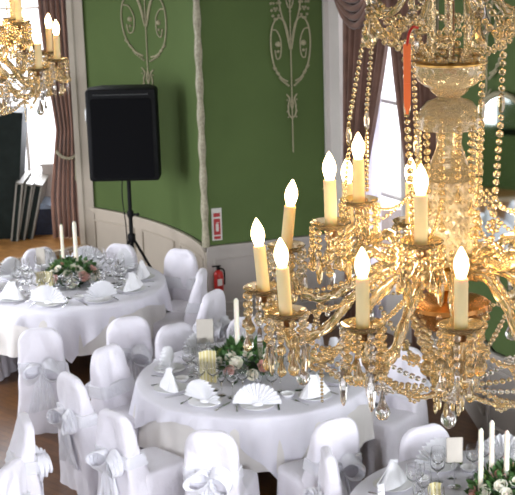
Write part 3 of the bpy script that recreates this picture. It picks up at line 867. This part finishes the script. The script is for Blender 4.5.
def knife():
    b = MB(); out = [(-.008, 0), (.008, 0), (.007, .10), (.011, .11), (.010, .19), (0, .225), (-.007, .11)]
    b.loft([[Vector((x, y, 0)) for x, y in out], [Vector((x, y, .003)) for x, y in out]]); return b.build('table_knife', STEEL, smooth=False)
def fork():
    b = MB(); out = [(-.008, 0), (.008, 0), (.004, .1), (.012, .14), (.012, .16), (-.012, .16), (-.012, .14), (-.004, .1)]
    b.loft([[Vector((x, y, 0)) for x, y in out], [Vector((x, y, .003)) for x, y in out]])
    for k in range(4): b.box((-.0095 + k * .0063, .178, .0015), (.003, .04, .003))
    return b.build('table_fork', STEEL, smooth=False)
pk = knife(); tag(pk, 'x', 'knife'); uK = [False]
pfk = fork(); tag(pfk, 'x', 'fork'); uFk = [False]
psp = MB().lathe([(.001, 0), (.03, 0), (.045, .012), (.055, .03), (.052, .03), (.04, .012), (.001, .006)], seg=20).build('side_dish', CHINA); tag(psp, 'x', 'dish'); uS = [False]
tname = {0: 'the left round table', 1: 'the centre round table', 2: 'the right-hand round table at the bottom'}
for ti, (T, off) in enumerate(((T1, 10), (T2, 22), (T3, 5))):
    for k in range(10):
        a = R(off + 36 * k) + rnd.uniform(-.04, .04); er = Vector((math.cos(a), math.sin(a), 0)); et = Vector((-math.sin(a), math.cos(a), 0))
        C0 = Vector((T.x, T.y, TZ)); c = C0 + er * .70; rz = a + PI / 2
        grp = ' on ' + tname[ti]
        place(pp, uP, c, rz, 'white dinner plate under a napkin on ' + tname[ti], 'dinner plates' + grp)
        if (k + ti) % 3:
            place(pn, uN, c + Vector((0, 0, .017)), rz + rnd.uniform(-.25, .25), 'white pleated fan napkin on a plate, ' + tname[ti], 'fan napkins' + grp)
        else:
            place(pc, uC, c + Vector((0, 0, .017)), rz + rnd.uniform(-.4, .4), 'white peaked napkin on a plate, ' + tname[ti], 'peaked napkins' + grp)
        place(pk, uK, c - et * .155 * -1 + er * .10, a + PI / 2 , 'steel knife beside a plate on ' + tname[ti], 'table knives' + grp)
        place(pfk, uFk, c - et * .155 + er * .10, a + PI / 2, 'steel fork beside a plate on ' + tname[ti], 'table forks' + grp)
        place(pg, uG, C0 + er * .50 + et * .12, 0, 'clear wine glass inside the plate ring, ' + tname[ti], 'wine glasses' + grp)
        place(pf, uF, C0 + er * .50 + et * .02, 0, 'slim clear flute inside the plate ring, ' + tname[ti], 'flutes' + grp)
        place(pg, uG, C0 + er * .43 + et * .10 * -1, 0, 'clear wine glass inside the plate ring, ' + tname[ti], 'wine glasses' + grp)
        place(psp, uS, C0 + er * .55 - et * .14, 0, 'small white dish beside a fork on ' + tname[ti], 'small dishes' + grp)

# knives/forks are laid along the radius: rotate meshes so handle points outward
for me in (pk.data, pfk.data):
    me.transform(Matrix.Rotation(0, 4, 'Z'))

# ------------------------------------------------------------------ centrepieces
def rose_mesh(matr, name='rose'):
    b = MB()
    for ring, (n_, rr_, hh, op) in enumerate(((3, .008, .028, .1), (5, .016, .028, .35), (6, .024, .024, .7))):
        for k in range(n_):
            a0 = 2 * PI * (k + .5 * ring) / n_; g = []
            for i in range(5):
                u = i / 4; row = []
                for j in range(5):
                    v = j / 4 - .5; a = a0 + v * 2 * PI / n_ * 1.4; r_ = rr_ * (.45 + .8 * u) + op * .008 * u * u
                    row.append(Vector((r_ * math.cos(a), r_ * math.sin(a), hh * (u - .25 * v * v * 4 * u) - .006)))
                g.append(row)
            b.sheet(g, .0015)
    b.ball((0, 0, .008), .014, 1)
    return b
def arrangement(T, where, seed, scale=1.0):
    rn = random.Random(seed)
    t = thing('flower_arrangement', 'low round arrangement of roses and greenery ' + where, 'flower arrangement', (T.x, T.y, TZ))
    MB().lathe([(.001, 0), (.11, 0), (.13, .015), (.13, .05), (.10, .06), (.001, .06)], seg=24).build('bowl', mat('green_bowl', (.03, .05, .03), .4), t)
    b = MB()
    for k in range(620):
        th = rn.uniform(0, 2 * PI); ph = rn.uniform(-.15, 1.35); rr_ = rn.uniform(.13, .20) * scale
        c = Vector((rr_ * math.cos(ph) * math.cos(th), rr_ * math.cos(ph) * math.sin(th), .05 + .12 * math.sin(ph) * (rr_ / .17)))
        d = Vector((math.cos(th) * math.cos(ph), math.sin(th) * math.cos(ph), math.sin(ph) + rn.uniform(-.5, .4))).normalized()
        s_ = d.cross(Vector((rn.uniform(-1, 1), rn.uniform(-1, 1), 1))).normalized(); L = rn.uniform(.04, .075); w = L * .28; nn_ = d.cross(s_)
        g = [[c - s_ * .002, c + s_ * .002], [c + d * L * .35 - s_ * w + nn_ * .006, c + d * L * .35 + s_ * w + nn_ * .006], [c + d * L * .7 - s_ * w * .8, c + d * L * .7 + s_ * w * .8], [c + d * L - s_ * .001, c + d * L + s_ * .001]]
        b.sheet([[Vector(p) for p in r_] for r_ in g], .001)
    b.build('foliage', LEAF, t, smooth=False)
    base = None
    protos_ = [rose_mesh(None).build('rose', m_, t) for m_ in (ROSEW, ROSEP, ROSEY)]
    first = [True] * 3
    n_ = 26
    for k in range(n_):
        ph = math.asin(min(1, .10 + .88 * (k / n_))); th = k * 2.39996 + rn.uniform(-.2, .2)
        kind = 1 if k % 3 == 1 else (2 if k % 7 == 3 else 0)
        pr = protos_[kind]
        if first[kind]: first[kind] = False; o = pr
        else: o = pr.copy(); COL.objects.link(o); o.parent = t
        d = Vector((math.cos(ph) * math.cos(th), math.cos(ph) * math.sin(th), math.sin(ph)))
        o.location = Vector((d.x * .195 * scale, d.y * .195 * scale, (.04 + .165 * d.z))); o.rotation_euler = d.to_track_quat('Z', 'Y').to_euler(); sc_ = rn.uniform(1.1, 1.6); o.scale = (sc_, sc_, sc_)
    return t
arrangement(T1 + Vector((.02, 0)), 'in the middle of the left table', 3, 1.25)
arrangement(T2 + Vector((-.07, .08)), 'in the middle of the centre table', 5, 1.35)
arrangement(T3 + Vector((.10, .03)), 'on the right-hand table', 8, 1.2)

def taper(px, py, Tp, depth, w, label, group):
    p = PY(px, py, Tp.y + depth); h = p.z - TZ - .08
    t = thing('taper_candle', label, 'candle', (p.x + .0, Tp.y + depth, TZ + .08), 0, group)
    MB().lathe([(.001, 0), (w, 0), (w * .93, h - .02), (w * .5, h - .006), (.001, h)], seg=14).build('wax', WAX, t)
    MB().tube([(0, 0, h - .003), (.001, 0, h + .012)], .0015, 5).build('wick', BLACK, t)
c1 = T1 + Vector((.02, 0)); c2 = T2 + Vector((-.07, .08)); c3 = T3 + Vector((.10, .03))
taper(61, 224, c1, .03, .016, 'left slim ivory candle of the pair standing in the left table flowers', 'ivory candles on the left table')
taper(74, 221, c1, -.03, .021, 'right thicker ivory candle of the pair standing in the left table flowers', 'ivory candles on the left table')
taper(236, 298, c2, -.02, .021, 'tallest ivory candle in the centre table flowers, left of its partner', 'ivory candles on the centre table')
taper(248, 316, c2, .04, .017, 'shorter ivory candle in the centre table flowers touching the crystals', 'ivory candles on the centre table')
taper(481, 428, c3, -.03, .017, 'leftmost of the three ivory candles on the right-hand table', 'ivory candles on the right-hand table')
taper(492, 420, c3, .06, .017, 'tallest middle one of the three ivory candles on the right-hand table', 'ivory candles on the right-hand table')
taper(507, 430, c3, -.03, .017, 'rightmost of the three ivory candles on the right-hand table', 'ivory candles on the right-hand table')

def stand(px, py, T, dep, w, h, label):
    """px,py = centre of card"""
    p = PY(px, py, T.y + dep)
    t = thing('table_number_stand', label, 'table number stand', (p.x, T.y + dep, TZ))
    hz = p.z - TZ
    MB().lathe([(.001, 0), (.045, 0), (.045, .006), (.01, .012), (.001, .012)], seg=20).build('base', STEEL, t)
    MB().tube([(0, 0, .008), (0, 0, hz - h / 2 + .01)], .004, 6).build('stem', STEEL, t)
    MB().box((0, 0, hz), (w, .006, h)).build('card', SMOKE, t, smooth=False)
    b = MB()
    for sx in (-1, 1): b.box((sx * w / 2, 0, hz), (.005, .01, h))
    b.box((0, 0, hz - h / 2), (w, .01, .006)); b.build('holder', CLEAR, t, smooth=False)
stand(40.5, 256, T1, .25, .085, .17, 'small greyish table number card on a stem at the back of the left table')
stand(205, 331, T2, .30, .135, .20, 'beige table number card on a stem at the back left of the centre table')
stand(454.5, 450, T3, .30, .105, .17, 'beige table number card on a stem behind the flowers of the right-hand table')
def booklet(px0, px1, y0, y1, T, dep, rz, label):
    p = PY((px0 + px1) / 2, y1, T.y + dep); q = PY((px0 + px1) / 2, y0, T.y + dep); w = abs(xat(px1, y1, T.y + dep) - xat(px0, y1, T.y + dep)); h = min(.27, max(.16, q.z - TZ))
    b = MB()
    for s_, a_ in ((-1, .5), (1, -.5)):
        M = Matrix.Rotation(a_, 3, 'Z'); b.box(M @ Vector((s_ * w * .27, 0, h / 2)) , (w * .54, .004, h), M=M)
    g = []
    o = b.build('standing_booklet', BOOK, None, (p.x, T.y + dep, TZ), smooth=False, rz=rz); tag(o, label, 'booklet')
booklet(37, 54, 271, 295, T1, -.22, .05, 'cream striped folded booklet standing left of the flowers on the left table')
booklet(199, 217, 350, 378, T2, -.12, .1, 'cream striped folded booklet standing left of the flowers on the centre table')
booklet(428, 441, 482, 500, T3, -.05, .1, 'yellow striped folded booklet at the bottom edge on the right-hand table')

# ------------------------------------------------------------------ chandelier
Yc = 3.6
O = PY(449, 292, Yc)
K = (PY(449 + 50, 292, Yc) - PY(449 - 50, 292, Yc)).length / 100      # metres per pixel there
def zp(y): return PY(449, y, Yc).z - O.z
ch = thing('crystal_chandelier', 'large gold-lit crystal chandelier filling the right foreground', 'chandelier', O)

def strand_mb(b, p, q, r, gap=1.02, sag=0, sub=1, sizes=None):
    p = Vector(p); q = Vector(q)
    n0 = 24; pts = [p.lerp(q, i / n0) + Vector((0, 0, -sag * 4 * (i / n0) * (1 - i / n0))) for i in range(n0 + 1)]
    L = [0]
    for i in range(n0): L.append(L[-1] + (pts[i + 1] - pts[i]).length)
    s_ = r; i = 0
    k = 0
    while s_ < L[-1]:
        while i < n0 - 1 and L[i + 1] < s_: i += 1
        t_ = (s_ - L[i]) / (L[i + 1] - L[i]); c = pts[i].lerp(pts[i + 1], t_)
        rr_ = r * (.88 + .24 * ((k * 7) % 5) / 4); b.ball(c, rr_, sub, (1, 1, .94)); s_ += 2 * r * gap; k += 1
    return b
def drop_mb(b, c, L, w, seg=8):
    """pear-shaped faceted drop hanging down from c"""
    b.lathe([(.001, 0), (w * .18, -L * .08), (w * .35, -L * .35), (w * .85, -L * .62), (w, -L * .76), (w * .7, -L * .92), (.001, -L)], c, seg); return b
def prism_mb(b, c, L, w):
    b.lathe([(.001, 0), (w * .7, -L * .08), (w, -L * .5), (w * .7, -L * .9), (.001, -L)], c, 4); return b
def rosette_mb(b, c, r):
    c = Vector(c); b.ball(c, r * .4, 1)
    for k in range(8):
        a = k * PI / 4; b.ball(c + Vector((math.cos(a) * r * .72, 0, math.sin(a) * r * .72)), r * .30, 1)
    return b

def lerp(a, b, t): return a + (b - a) * t
# shaft
ctop = CEILZ - O.z
MB().tube([(0, 0, zp(70)), (0, 0, ctop)], .012, 12).build('hanging_rod', GOLDROD, ch)
MB().lathe([(.001, ctop - .10), (.03, ctop - .10), (.09, ctop - .03), (.10, ctop), (.001, ctop)], seg=24).build('ceiling_rose', BRASS, ch)
# upper bowl
z0 = zp(62)
MB().lathe([(.001, z0 - .004), (.070, z0 - .006), (.086, z0 + .003), (.0895, z0 + .001), (.088, z0 - .013), (.085, z0 - .028), (.076, z0 - .044), (.060, z0 - .056), (.050, z0 - .059), (.046, z0 - .068), (.036, z0 - .079), (.018, z0 - .086), (.001, z0 - .088)], seg=48, flute=.018, nf=24).build('cut_glass_bowl', CRYSB, ch)
b = MB()
b.lathe([(.087, z0 + .004), (.0915, z0 + .002), (.0915, z0 - .002), (.087, z0 - .004)], seg=40); b.build('bowl_rim', BRASS, ch)
# dome
z1 = zp(96)
MB().lathe([(.001, z1 + .004), (.014, z1 + .003), (.030, z1 - .004), (.055, z1 - .014), (.072, z1 - .034), (.080, z1 - .058), (.081, z1 - .075), (.076, z1 - .078), (.05, z1 - .070), (.001, z1 - .07)], seg=48, flute=.02, nf=12).build('glass_dome', CRYSB, ch)
# shaft body and cut vase
z2, z3 = zp(128), zp(178)
MB().lathe([(.02, z2 + .02), (.034, z2), (.030, z2 - .04), (.045, z2 - .08), (.062, z3 + .005), (.066, z3 - .01)], seg=32, flute=.03, nf=8).build('glass_shaft', CRYSB, ch)
b = MB(); lo = []; N = 64; H_ = zp(178) - zp(262)
for i in range(33):
    u = i / 32; r_ = .068 * (1 - .06 * u - .32 * max(0, u - .62) ** 1.2 * 2); z = zp(178) - H_ * u
    row = []
    for j in range(N):
        a = 2 * PI * j / N; cut = min(abs(math.sin(8 * a + 9 * u * PI / 1.6)), abs(math.sin(8 * a - 9 * u * PI / 1.6)))
        row.append(Vector(((r_ - .007 * (1 - min(1, cut * 2.2))) * math.cos(a), (r_ - .007 * (1 - min(1, cut * 2.2))) * math.sin(a), z)))
    lo.append(row)
b.loft(lo); b.build('lattice_cut_vase', CRYSV, ch, smooth=False)
z4 = zp(262)
MB().lathe([(.02, z4), (.055, z4 - .01), (.060, z4 - .03), (.045, z4 - .045), (.05, z4 - .06), (.03, z4 - .075), (.02, zp(305))], seg=32, flute=.03, nf=12).build('arm_hub', BRASS, ch)
z5 = zp(303)
MB().lathe([(.001, z5 + .01), (.03, z5 + .008), (.075, z5 + .010), (.100, z5 + .004), (.103, z5 - .006), (.09, z5 - .022), (.075, z5 - .050), (.045, z5 - .070), (.02, z5 - .080), (.001, z5 - .08)], seg=40, flute=.012, nf=20).build('receiver_bowl', [mat('amber_bowl', (.42, .20, .06), .2, .7)], ch)
z6 = z5 - .078
MB().lathe([(.012, z6 + .01), (.022, z6 - .01), (.012, z6 - .03), (.03, z6 - .05), (.036, z6 - .07), (.02, z6 - .10), (.010, z6 - .12), (.014, z6 - .14), (.001, z6 - .15)], seg=20).build('finial_stem', CRYS, ch)
b = MB(); drop_mb(b, (0, 0, zp(392)), .10, .022, 8); b.build('finial_drop', CRYSC, ch)
# bead rings and hanging curtains
for k in range(6):
    a = 2 * PI * k / 6 + .35; e = Vector((math.cos(a), math.sin(a), 0))
    b = MB(); b.tube([e * .05 + Vector((0, 0, lerp(zp(-60), zp(58), i / 120))) for i in range(121)], .0085, 12, tw=.45, lob=.3, nl=5); b.build('fine_bead_rope', CRYS, ch)
for k in range(12):
    a = 2 * PI * (k + .3) / 12; e = Vector((math.cos(a), math.sin(a), 0)); a2 = 2 * PI * (k + 1.3) / 12; e2 = Vector((math.cos(a2), math.sin(a2), 0))
    b = MB(); strand_mb(b, e * .079 + Vector((0, 0, zp(112))), e * .074 + Vector((0, 0, zp(178 + 14 * (k % 3)))), .0095); 
    drop_mb(b, e * .074 + Vector((0, 0, zp(180 + 14 * (k % 3)))), .045, .010); b.build('dome_bead_strand', CRYS, ch)
    b = MB(); strand_mb(b, e * .075 + Vector((0, 0, zp(44))), e2 * .075 + Vector((0, 0, zp(44))),   .0105, sag=.035); b.build('collar_bead_swag', CRYS, ch)
    b = MB(); strand_mb(b, e * .104 + Vector((0, 0, z5 + .004)), e * .045 + Vector((0, 0, zp(362))), .0115, sag=.018, sub=1); b.build('basket_bead_strand', CRYS, ch)
    b = MB(); strand_mb(b, e * .045 + Vector((0, 0, zp(362))), e * .035 + Vector((0, 0, zp(400 - 6 * (k % 2)))), .0095); prism_mb(b, e * .035 + Vector((0, 0, zp(398 - 6 * (k % 2)))), .04, .006); b.build('basket_prism_drop', CRYS, ch)
for k in range(6):
    a = 2 * PI * k / 6 + .2; e = Vector((math.cos(a), math.sin(a), 0))
    b = MB(); b.ball(e * .055 + Vector((0, 0, zp(366))), .022, 2); b.build('crystal_ball', CRYS, ch)

# crown with scroll arms
tips = []
NC = 8
for k in range(NC):
    a = 2 * PI * k / NC + R(12); e = Vector((math.cos(a), math.sin(a), 0)); rT = .20
    zt = zp(14)
    pts = catmull([e * .03 + Vector((0, 0, zp(-40))), e * .08 + Vector((0, 0, zp(-30))), e * .13 + Vector((0, 0, zp(5))), e * .17 + Vector((0, 0, zp(12))), e * .20 + Vector((0, 0, zp(-2))), e * .185 + Vector((0, 0, zp(-16)))], 6)
    sa = MB().tube(pts, .0075, 8, tw=.4, lob=.15).build('crown_scroll', CRYS, ch)
    tip = e * rT + Vector((0, 0, zp(4))); tips.append(tip)
    b = MB(); b.ball(tip, .010, 1); drop_mb(b, tip + Vector((0, 0, -.016)), .080, .0195, 8); b.build('large_pear_drop', CRYSC if k % 2 else CRYS, ch)
for k in range(NC):
    b = MB(); strand_mb(b, tips[k], tips[(k + 1) % NC], .0100, sag=.06); rosette_mb(b, (tips[k] + tips[(k + 1) % NC]) / 2 + Vector((0, 0, -.06)), .026); b.build('crown_bead_swag', CRYS, ch)
    e = tips[k].normalized(); 
    b = MB(); strand_mb(b, tips[k], Vector((tips[k].x * .42, tips[k].y * .42, zp(52))), .008, sag=.03); b.build('crown_bead_chain', CRYS, ch)

# arms
def fringe_pts(n, r): return [(r * math.cos(2 * PI * i / n), r * math.sin(2 * PI * i / n)) for i in range(n)]
def strand_variant(v):
    b = MB(); z = -.004
    for i in range(3 + v % 2): b.ball((0, 0, z - .007), .0076, 1, (1, 1, .92)); z -= .0142
    if v == 0: drop_mb(b, (0, 0, z), .042, .0115, 8)
    elif v == 1: prism_mb(b, (0, 0, z), .056, .0075)
    else:
        b.ball((0, 0, z - .009), .011, 1); z -= .020; drop_mb(b, (0, 0, z), .034, .0095, 6)
    return b
VAR = [strand_variant(v).build('v', CRYS if v != 1 else CRYSC) for v in range(3)]
for v in VAR: COL.objects.unlink(v)
fr_all = MB()
for i, (x, y) in enumerate(fringe_pts(11, .044)):
    q = strand_variant(i % 3); fr_all.add([p + Vector((x, y, 0)) for p in q.v], q.f)
FRME = None
dish_me = None; sleeve_me = None; bulb_me = None
def lerp(a, b, t): return a + (b - a) * t
cups = []
def arm(cup, lean=0.0, individual=True, H=.118, first=[True], leany=0.0):
    """cup: local position of the sleeve base"""
    global dish_me, sleeve_me, bulb_me, FRME
    r_ = math.hypot(cup.x, cup.y); e = Vector((cup.x / r_, cup.y / r_, 0)); zc = cup.z
    zh = zp(272) if individual else zp(258)
    dip = .125 if individual else .085
    pts = catmull([e * .045 + Vector((0, 0, zh)), e * r_ * .32 + Vector((0, 0, zh + .012)), e * r_ * .52 + Vector((0, 0, lerp(zh, zc - dip, .35))), e * r_ * .66 + Vector((0, 0, zc - dip * .80)),
                   e * r_ * .82 + Vector((0, 0, zc - dip)), e * r_ * .95 + Vector((0, 0, zc - dip * .7)), e * r_ + Vector((0, 0, zc - .018))], 8)
    a_ = MB().tube(pts, .0125, 12, tw=.55, lob=.24, nl=2).build('arm', CRYS, ch)
    if dish_me is None:
        o = MB().lathe([(.001, -.012), (.012, -.012), (.018, -.004), (.040, -.002), (.052, .010), (.050, .012), (.036, .002), (.014, .002), (.001, .001)], seg=32, flute=.03, nf=16).build('drip_dish', CRYS, a_); dish_me = o.data
        s1 = MB().lathe([(.001, 0), (.0155, 0), (.0155, H - .002), (.013, H), (.001, H)], seg=18).build('candle_sleeve', SLEEVE, a_); sleeve_me = s1.data
        b1 = MB().lathe([(.001, -.004), (.008, -.002), (.0125, .012), (.0150, .024), (.0135, .038), (.008, .052), (.003, .062), (.001, .065)], seg=16).build('bulb', BULB, a_); bulb_me = b1.data
        pk_ = MB().lathe([(.001, -.028), (.011, -.028), (.013, -.010), (.017, -.002), (.017, .002), (.001, .004)], seg=14).build('candle_cup', GOLDROD, a_); arm.cupme = pk_.data
    else:
        o, s1, b1, pk_ = [bpy.data.objects.new(nm, me) for nm, me in (('drip_dish', dish_me), ('candle_sleeve', sleeve_me), ('bulb', bulb_me), ('candle_cup', arm.cupme))]
        for q in (o, s1, b1, pk_): COL.objects.link(q); q.parent = a_
    o.location = cup; pk_.location = cup; s1.location = cup; s1.rotation_euler = (leany, lean, 0)
    b1.location = cup + Matrix.Rotation(lean, 3, 'Y') @ Vector((0, 0, H)); b1.rotation_euler = (0, lean, 0); b1.scale = (1.15, 1.15, 1.08)
    if individual:
        for i, (x, y) in enumerate(fringe_pts(10, .046)):
            f_ = bpy.data.objects.new('crystal_drop', VAR[(i + len(cups)) % 3].data); COL.objects.link(f_); f_.parent = a_
            f_.location = cup + Vector((x, y, .008)); f_.rotation_euler.z = i; f_.scale = (1.25, 1.25, 1.25 + .2 * (i % 3))
    else:
        if FRME is None:
            f_ = fr_all.build('crystal_fringe', CRYS, a_); FRME = f_.data
        else:
            f_ = bpy.data.objects.new('crystal_fringe', FRME); COL.objects.link(f_); f_.parent = a_
        f_['kind'] = 'stuff'; f_.location = cup + Vector((0, 0, .006)); f_.scale = (1.12, 1.12, 1.25)
    cups.append(cup)
RL = (449 - 265) * K
lower = [  # px, py of sleeve base, angle, lean
    (264, 291, 180, -.075), (286, 315, 211, -.05), (363, 328, 240, 0), (461, 329, 270, 0),
    (286, 249, 149, .12), (348, 225, 121, 0), (411, 224, 100, 0)]
for px, py, an, ln in lower:
    Y = Yc + RL * math.sin(R(an)) * .95; p = PY(px, py, Y) - O; arm(p, ln)
for an, dz in ((302, -.03), (332, -.01), (2, 0), (30, .01), (55, .02)):
    arm(Vector((RL * math.cos(R(an)), RL * math.sin(R(an)), dz)), .02)
NLOW = len(cups)
RU = .30
for px, py, an, ln in ((331, 226, 176, -.01), (359, 203, 128, 0), (421, 245, 258, 0)):
    Y = Yc + RU * math.sin(R(an)); p = PY(px, py, Y) - O; arm(p, ln, False, H=.118)
zu = zp(224)
for an in (316, 0, 34): arm(Vector((RU * math.cos(R(an)), RU * math.sin(R(an)), zu)), 0, False)
UP_ = cups[NLOW:]
# chains from the crown to the upper cups, with a long prism midway
for c in cups[NLOW:]:
    e = Vector((c.x, c.y, 0)).normalized(); tp = min(tips, key=lambda q: (Vector((q.x, q.y, 0)).normalized() - e).length)
    m_ = tp.lerp(c, .52); b = MB(); strand_mb(b, tp, m_, .0068); prism_mb(b, m_, .055, .0075); strand_mb(b, m_ + Vector((0, 0, -.055)) , c + Vector((-e.x * .03, -e.y * .03, .03)), .006); b.build('long_bead_chain', CRYS, ch)
for k in (4, 6, 7):     # long chains down to the hub
    a = math.atan2(tips[k].y, tips[k].x) + .3; e = Vector((math.cos(a), math.sin(a), 0))
    m_ = Vector((e.x * .125, e.y * .125, zp(92))); b = MB(); strand_mb(b, Vector((e.x * .13, e.y * .13, zp(34))), m_, .0098); prism_mb(b, m_, .05, .009)
    strand_mb(b, m_ + Vector((0, 0, -.05)), Vector((e.x * .10, e.y * .10, zp(268))), .0098, sag=-.0); rosette_mb(b, Vector((e.x * .108, e.y * .108, zp(225))), .020); b.build('long_bead_chain', CRYS, ch)
# swags between neighbouring lower cups and from hub to cups
low = cups[:NLOW]; low_s = sorted(low, key=lambda c: math.atan2(c.y, c.x))
for i, c in enumerate(low_s):
    d_ = low_s[(i + 1) % len(low_s)]
    b = MB(); strand_mb(b, c * .96 + Vector((0, 0, -.02)), d_ * .96 + Vector((0, 0, -.02)), .0076, sag=.055); rosette_mb(b, (c + d_) * .48 + Vector((0, 0, -.078)), .017); b.build('cup_bead_swag', CRYS, ch)
    e = Vector((c.x, c.y, 0)).normalized(); r_ = math.hypot(c.x, c.y)
    b = MB(); strand_mb(b, e * .10 + Vector((0, 0, zp(240))), e * (r_ - .03) + Vector((0, 0, c.z + .0)), .0078, sag=.045); b.build('arm_bead_chain', CRYS, ch)
    # lower garland: from the basket out to the arm dip, then next
    dp = e * (r_ * .80) + Vector((0, 0, c.z - .14))
    e2 = Vector((d_.x, d_.y, 0)).normalized(); r2 = math.hypot(d_.x, d_.y); dp2 = e2 * (r2 * .80) + Vector((0, 0, d_.z - .14))
    b = MB(); strand_mb(b, e * .06 + Vector((0, 0, zp(385))), dp, .0085, sag=.03); rosette_mb(b, (e * .06 + Vector((0, 0, zp(385)))).lerp(dp, .45) + Vector((0, 0, -.03)), .019); b.build('lower_garland', CRYS if i % 2 else CRYSC, ch)
    b = MB(); strand_mb(b, dp, dp + Vector((0, 0, -.035)), .0058)
    if i % 2: drop_mb(b, dp + Vector((0, 0, -.035)), .078, .019, 8)
    else: strand_mb(b, dp + Vector((0, 0, -.035)), dp + Vector((0, 0, -.095)), .0045)
    b.build('arm_pendant', CRYSC if i % 2 else CRYS, ch)
    b = MB(); strand_mb(b, dp, dp2, .0072, sag=.035); b.build('dip_bead_swag', CRYS, ch)
for i, c in enumerate(UP_):
    e = Vector((c.x, c.y, 0)).normalized()
    b = MB(); strand_mb(b, e * .09 + Vector((0, 0, zp(190))), c + Vector((-e.x * .04, -e.y * .04, 0)), .0058, sag=.03); b.build('upper_bead_swag', CRYS, ch)

# the same chandelier hangs further down the hall
ch2 = copy_tree(ch)
Y2 = 6.9
c_ = cups[9]        # arm at 2 degrees
q = PY(57, 61, Y2)
ch2.location = (q.x - RL, Y2, q.z - 0.0)
ch2['label'] = 'smaller-looking crystal chandelier with lit candles cut by the top left edge'
dz = CEILZ - (ch2.location.z + ctop)
for o in list(ch2.children):
    if o.name.startswith('hanging_rod') or o.name.startswith('ceiling_rose'):
        if o.name.startswith('hanging_rod'):
            o.scale.z = 1 + dz / ctop
        else: o.location.z += dz

# orange tag tied on the chandelier
p = PY(407, 44, Yc - .22); 
t = thing('hanging_tag', 'bright orange plastic strip with pointed tip tied to the chandelier', 'tag', p)
def tagloop(y): return [Vector((x, y, z)) for x, z in ((-.0085, 0), (.0085, 0), (.008, -.125), (.0065, -.145), (.0035, -.152), (.003, -.160), (-.003, -.160), (-.0035, -.152), (-.0065, -.145), (-.008, -.125))]
b = MB(); b.loft([tagloop(-.0015), tagloop(.0015)]); b.box((0, -.002, -.09), (.011, .002, .0015)); b.build('strip', ORANGE, t, smooth=False)
b = MB(); b.tube(catmull([(0, 0, -.004), (.005, .01, .02), (.016, .03, .034), (.03, .05, .03)]), .003, 6); b.build('ribbon', RIBBON, t)

# ------------------------------------------------------------------ light
w = bpy.data.worlds.new('world'); sc.world = w; w.use_nodes = True
bg = w.node_tree.nodes['Background']; bg.inputs[0].default_value = (.93, .93, 1, 1); bg.inputs[1].default_value = 2.5
# warm glow of the two lit chandeliers (their bulbs)
for nm, o_, e_ in (('chandelier_glow', ch, 9), ('far_chandelier_glow', ch2, 7)):
    for k in range(4):
        ld = bpy.data.lights.new(nm, 'POINT'); ld.energy = e_ / 4; ld.color = (1, .72, .40); ld.shadow_soft_size = .03
        lo_ = bpy.data.objects.new(nm, ld); COL.objects.link(lo_); a = k * PI / 2 + .6
        lo_.location = o_.location + Vector((.22 * math.cos(a), .22 * math.sin(a), .13))

# daylight of the visible windows, plus fill lamps added out of view
def daylight(name, loc, to, sx, sy, e, col=(.90, .93, 1), spread=180):
    ld = bpy.data.lights.new(name, 'AREA'); ld.shape = 'RECTANGLE'; ld.size = sx; ld.size_y = sy; ld.energy = e; ld.color = col; ld.spread = R(spread)
    o = bpy.data.objects.new(name, ld); COL.objects.link(o); o.location = loc
    o.rotation_euler = (Vector(to) - Vector(loc)).to_track_quat('-Z', 'Y').to_euler()
for y, e in ((1, 50), (4.5, 50), (12.9, 75), (15.9, 20)):
    daylight('side_fill_added', (XL + .15, y, 2.0), (0, y + .6, .2), 2.0, 1.8, e, spread=110)  # fill lamps added outside the frame to light from the left
for y, ty, e in ((.5, 12, 70), (5.5, 10, 40)):
    daylight('right_fill_added', (5.4, y, 2.6), (-1.5, ty, -.4), 2.6, 2.8, e, spread=60)  # fill lamps added on the right, out of view
for x in (-3, 3):
    daylight('front_fill_added', (x, -3.6, 3.4), (x * .3, 9.8, -.8), 2.4, 2.0, 52, spread=50)  # front fill added behind the camera for cloth and chair fronts
daylight('left_window_daylight', ((wx0 + wx1) / 2, YW + .3, 3.0), ((wx0 + wx1) / 2, 12, 0), 1.0, 4.0, 200)
q = BC(.5, -.5); q2 = BC(.62, 4)
daylight('centre_window_daylight', (q.x, q.y, 2.8), (q2.x, q2.y, .6), 1.3, 4.2, 30, spread=110)
